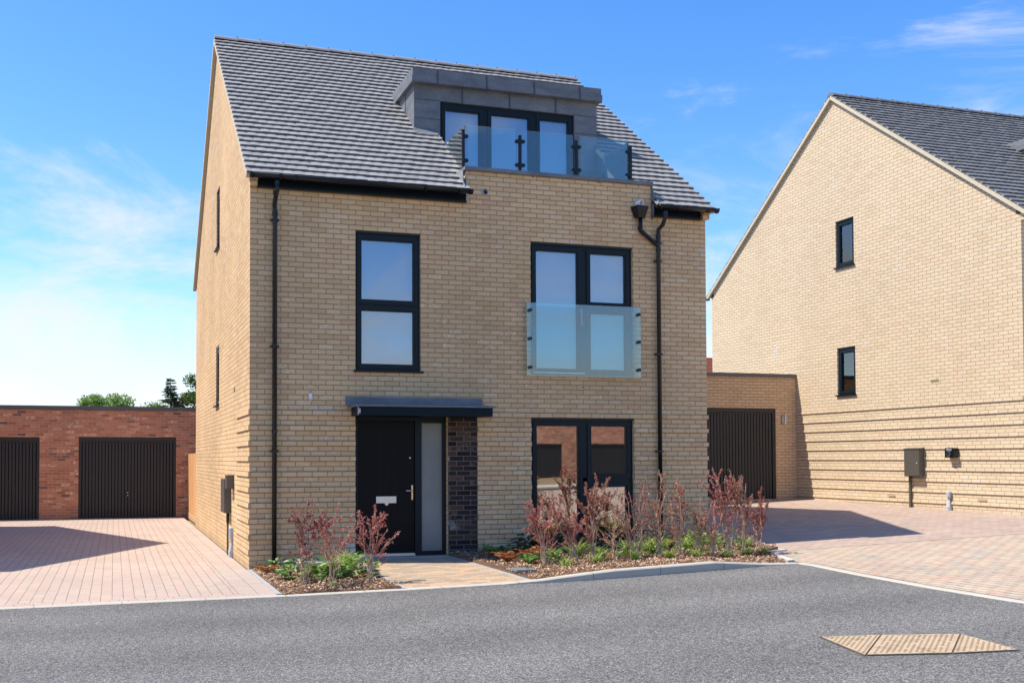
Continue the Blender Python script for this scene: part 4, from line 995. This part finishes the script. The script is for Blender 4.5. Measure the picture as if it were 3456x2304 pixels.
def leafy(x, y, r, n, L_, seed, label, mat, name='leafy_plant', up_=1.0):
    rnd = random.Random(seed); bm = BM(); ti = []; n = int(n*1.7)
    for _ in range(n):
        a = rnd.uniform(0, 2*pi); rr = r*1.15*math.sqrt(rnd.random())*.6; p = Vector((cos(a)*rr, sin(a)*rr, rnd.uniform(.0, up_*r*(1.4-rr/r)))); d = Vector((cos(a), sin(a), rnd.uniform(-.1, .8))).normalized(); l = L_*rnd.uniform(.6, 1.2); s_ = d.cross(Vector((rnd.uniform(-.4, .4), rnd.uniform(-.4, .4), 1))).normalized(); n_ = s_.cross(d); wd = l*.24; tv = rnd.random()**1.3
        c = [p]; prof = [(.25, .75), (.55, 1.), (.82, .62), (1., 0)]; left = [p]; right = [p]; mid = [p]
        for t, ww in prof:
            m0 = p+d*l*t-n_*(-.0)+Vector((0, 0, -.25*l*t*t)); mid.append(m0); left.append(m0-s_*wd*ww+n_*wd*.3*ww); right.append(m0+s_*wd*ww+n_*wd*.3*ww)
        mv = [bm.verts.new(q) for q in mid]; lv = [bm.verts.new(q) for q in left[1:-1]]; rv = [bm.verts.new(q) for q in right[1:-1]]
        for side in (lv, rv):
            bm.faces.new((mv[0], mv[1], side[0])); ti.append(tv); bm.faces.new((mv[3], mv[4], side[2])); ti.append(tv)
            for k in range(2): bm.faces.new((mv[k+1], mv[k+2], side[k+1], side[k])); ti.append(tv)
    o = obj(name, bm, mat); set_tint(o.data, ti); o.location = (x, y, bz(x, y)-.005); tag(o, label, 'plant', 'leafy ground cover plants in the beds'); return o
def fern(x, y, r, n, seed, label, mat):
    rnd = random.Random(seed); bm = BM(); ti = []
    for _ in range(n):
        a = rnd.uniform(0, 2*pi); l = r*rnd.uniform(.8, 1.3); p = Vector((0, 0, 0)); dv = Vector((cos(a)*.30, sin(a)*.30, 1)).normalized(); s_ = Vector((-sin(a), cos(a), 0)); N = 18; tv = rnd.random(); l *= 1.15
        for k in range(N):
            q = p+dv*l/N; t = k/N; pl = r*.34*sin(pi*min(1, .12+t))
            for sg in (-1, 1):
                d = (s_*sg+dv*.5).normalized(); leafq(bm, p, d+Vector((0, 0, rnd.uniform(-.3, .1))), pl, .010, rnd, ti, min(1, tv*.6+.4*rnd.random()))
            p = q; dv = (dv+Vector((cos(a)*.12, sin(a)*.12, -.045))).normalized()
    o = obj('fern', bm, mat); set_tint(o.data, ti); o.location = (x, y, bz(x, y)); tag(o, label, 'fern', 'ferns in the beds'); return o
# small bed
sd = 500
for (x, y, r, n, l, lb, m_) in [
    (.42, -1.55, .24, 34, .15, 'broad green leaves before the drainpipe at the left end of the small bed', leaf_g), (.62, -1.95, .20, 26, .16, 'pale broad leaves between the two left barberries of the small bed', leaf_g),
    (.30, -.45, .2, 26, .10, 'mid green leafy plant close behind the drainpipe foot', leaf_g), (.86, -1.8, .22, 30, .15, 'broad leaved plant around the foot of the middle barberry of the small bed', leaf_g),
    (1.16, -1.9, .24, 34, .16, 'broad leaved plant at the foot of the barberry next to the path', leaf_g), (1.33, -1.35, .18, 26, .15, 'upright green leaves at the right rear of the small bed', leaf_g), (.72, -2.72, .07, 9, .07, 'tiny grey green seedling at the front of the small bed', leaf_g)]:
    sd += 1; leafy(x, y, r, n, l, sd, lb, m_)
for (x, y, r, n, lb) in [(.95, -1.25, .34, 110, 'yellow green grassy tuft behind the middle barberry of the small bed'), (1.20, -1.0, .36, 120, 'large yellow green grassy tuft beside the path edge'), (.72, -1.2, .26, 60, 'small yellow green grassy tuft before the grey stone slab')]:
    sd += 1; tuft(x, y, r, n, sd, lb)
fern(.16, -.75, .22, 9, 551, 'brown and green fern at the left corner of the house', fern_o)
fern(.55, -1.2, .16, 8, 552, 'small rusty fern amid the broad leaves of the small bed', fern_o)
# long bed
for (x, y, r, n, lb) in [(4.05, -1.55, .22, 55, 'grassy tuft at the foot of the bright pink barberry'), (4.36, -1.65, .30, 80, 'grassy tuft before the ground floor window, left of the tall rusty barberry'), (4.68, -1.7, .26, 60, 'grassy tuft right of the tall rusty barberry'), (5.10, -1.85, .30, 85, 'grassy tuft at the right edge of the ground floor window'),
                      (5.48, -1.75, .30, 90, 'grassy tuft before the right drainpipe'), (5.75, -1.55, .30, 70, 'yellowing grassy tuft before the bare brick wall'), (6.1, -1.7, .28, 70, 'bright grassy tuft near the house corner'), (6.62, -1.55, .30, 75, 'grassy tuft left of the dark purple barberry'), (6.98, -1.85, .26, 70, 'grassy tuft at the right end of the long bed'), (6.35, -1.3, .3, 60, 'grassy tuft behind the tall pink red barberry')]:
    sd += 1; tuft(x, y, r, n, sd, lb, None, .005)
for (x, y, r, n, lb) in [(3.80, -2.55, .17, 45, 'small pale grassy tuft at the front of the bright pink barberry'), (4.22, -2.6, .18, 50, 'small grassy tuft at the bed front between the pink and the tall rusty barberry'), (4.80, -2.55, .18, 50, 'small grassy tuft at the bed front before the arching barberry'),
                      (5.30, -2.6, .19, 55, 'bright grassy tuft at the bed front before the right drainpipe'), (5.68, -2.65, .18, 50, 'grassy tuft at the bed front right of the drainpipe'), (6.10, -2.7, .17, 45, 'small grassy tuft at the bed front near the house corner'), (6.48, -2.6, .18, 50, 'grassy tuft at the bed front before the highest rusty barberry'), (6.80, -2.55, .14, 36, 'tiny grassy tuft at the foot of the dark purple barberry')]:
    sd += 1; tuft(x, y, r, n, sd, lb, None, .005)
for (x, y, r, n, l, lb, m_) in [
    (3.86, -2.0, .14, 50, .085, 'bright green leaflets under the bright pink barberry', leaf_g), (3.62, -1.2, .26, 40, .12, 'dark green clump near the brick pier right of the door', leaf_k), (4.02, -.7, .24, 60, .14, 'dark green clump against the left part of the window', leaf_k),
    (4.6, -.75, .32, 50, .13, 'dark green clump below the middle of the window', leaf_k), (5.2, -.8, .34, 60, .13, 'dark green clump below the right end of the window', leaf_k), (5.8, -.9, .34, 56, .13, 'dark leafy clump at the foot of the right drainpipe', leaf_k),
    (4.95, -2.0, .15, 60, .085, 'green leaflets right of the window bar', leaf_g), (5.32, -2.05, .2, 40, .075, 'green leaflets left of the right drainpipe', leaf_g), (5.95, -2.0, .26, 56, .08, 'bright green leafy mound before the house corner', leaf_g),
    (6.35, -1.95, .28, 64, .085, 'wide bright green leafy mound under the tall pink red barberry', leaf_g), (6.72, -1.9, .24, 56, .08, 'green leafy mound under the highest rusty barberry', leaf_g), (6.6, -1.2, .3, 60, .09, 'yellow green leafy mound at the back of the long bed', leaf_g), (4.5, -2.05, .11, 40, .08, 'low green leaflets at the foot of the tall rusty barberry', leaf_g)]:
    sd += 1; leafy(x, y, r, n, l, sd, lb, m_)
for (x, y, r, n, lb, m_) in [(3.40, -.95, .26, 14, 'green fern at the left end of the long bed beside the path', fern_g), (3.34, -1.65, .27, 13, 'orange fern left of the pale green fern', fern_o), (3.72, -1.6, .28, 14, 'orange fern below the left jamb of the window', fern_o), (3.50, -2.0, .24, 14, 'pale green fern between the two orange ferns', fern_g), (3.95, -1.3, .22, 10, 'small brown fern behind the bright pink barberry', fern_o), (5.95, -1.25, .28, 12, 'yellow brown fern behind the low thin barberry', fern_o)]:
    sd += 1; fern(x, y, r, n, sd, lb, m_)
# slab by the wall and inspection cover
bm = BM(); box(bm, (.60, -.50, .0), (1.30, -.09, .14)); o = obj('stone_slab', bm, conc2); tag(o, 'grey stone slab lying against the wall in the small bed', 'stone slab')
bm = BM(); z_ = bz(3.2, -2.6); prism(bm, [(3.06, -2.41), (3.33, -2.46), (3.30, -2.76), (3.03, -2.72)], lambda x, y: Vector((x, y, z_)), lambda x, y: Vector((x, y, z_+.028))); o = obj('inspection_cover', bm, cov_d); tag(o, 'small grey square inspection cover set in the bark chips', 'inspection cover')

# ================================================================== trees behind the left garage
def tree(name, label, x, y, zb, zt, rx, ry, n, seed, mat, L_=.11, blobs=26, zc=None):
    rnd = random.Random(seed); root = thing(name, label, 'tree', (x, y, zb), 'trees beyond the red garage')
    h = zt-zb; bt = BM(); tube(bt, [(0, 0, 0), (.1, 0, h*.3), (0, .1, h*.55)], .28, 8, False, .14)
    B = []; c0 = zc or .62
    for i in range(blobs):
        a = rnd.uniform(0, 2*pi); rr = math.sqrt(rnd.random()); zz = rnd.uniform(-1, 1); k = math.sqrt(max(0, 1-zz*zz))
        c = Vector((cos(a)*rr*rx*k, sin(a)*rr*ry*k, h*c0+zz*h*(1-c0)*.88)); B.append((c, rnd.uniform(.35, .75)))
        tube(bt, [(0, 0, h*rnd.uniform(.25, .5)), tuple(c*.5+Vector((0, 0, h*.25))), tuple(c)], .07, 5, False, .015)
    obj('trunk', bt, trunk_m, root); bl = BM(); ti = []
    for _ in range(n):
        c, r = rnd.choice(B); v = Vector((rnd.gauss(0, 1), rnd.gauss(0, 1), rnd.gauss(0, 1))).normalized()*r*rnd.uniform(.35, 1.12)
        p = c+Vector((v.x, v.y, v.z*.75)); leafq(bl, p, Vector((rnd.gauss(0, 1), rnd.gauss(0, 1), rnd.gauss(0, .8))), L_*rnd.uniform(.7, 1.4), L_*.34, rnd, ti, rnd.random())
    o = obj('crown', bl, mat, root); set_tint(o.data, ti); return root
tree('broadleaf_tree', 'low pale green spreading tree showing over the red garage roof', -2.1, 45, 0, 5.45, 2.3, 1.6, 17000, 71, tree_a, .13, 34, .70)
tree('broadleaf_tree', 'pale green bush behind the foot of the conifer', .3, 46, 0, 4.75, 1.2, 1.1, 4500, 72, tree_a, .11, 14, .75)
tree('broadleaf_tree', 'darker green tree half hidden behind the corner of the central house', 3.2, 45, 0, 6.7, 1.75, 1.6, 15000, 73, tree_c, .13, 30, .62)
def conifer(x, y, h, seed):
    rnd = random.Random(seed); root = thing('conifer_tree', 'dark open conifer with drooping tiers above the red garage roof', 'tree', (x, y, 0), 'trees beyond the red garage')
    bt = BM(); tube(bt, [(0, 0, 0), (.03, 0, h*.5), (0, 0, h)], .13, 6, False, .012); bl = BM(); ti = []
    z = h*.30
    while z < h*.985:
        t = (z-h*.30)/(h*.70); R0 = 1.30*(1-t)**.8+.06
        for k in range(rnd.randint(5, 7)):
            a = rnd.uniform(0, 2*pi); ln = R0*rnd.uniform(.7, 1.2); pts = [Vector((0, 0, z+rnd.uniform(-.12, .12)))]; d = Vector((cos(a), sin(a), rnd.uniform(.15, .5)))
            for i in range(6): pts.append(pts[-1]+d*ln/6); d = d+Vector((0, 0, -.11))
            tube(bt, pts, .016, 3, False, .004)
            for _ in range(int(330*ln)):
                s_ = rnd.random()**.8; i = min(int(s_*6), 5); p = pts[i].lerp(pts[i+1], s_*6-i); sd_ = Vector((-sin(a), cos(a), 0))*rnd.choice((-1, 1))
                leafq(bl, p+sd_*rnd.uniform(0, .24)*(1-s_*.6), sd_+Vector((cos(a), sin(a), 0))*.7+Vector((0, 0, rnd.uniform(-.5, .1))), rnd.uniform(.07, .15), .014, rnd, ti, rnd.random())
        z += rnd.uniform(.16, .26)*(1.1-t*.4)
    obj('trunk', bt, trunk_m, root); o = obj('crown', bl, tree_b, root); set_tint(o.data, ti)
conifer(1.18, 45, 6.28, 5)
for m_ in list(bpy.data.materials):
    if m_.name.startswith('x') and m_.users == 0: bpy.data.materials.remove(m_)
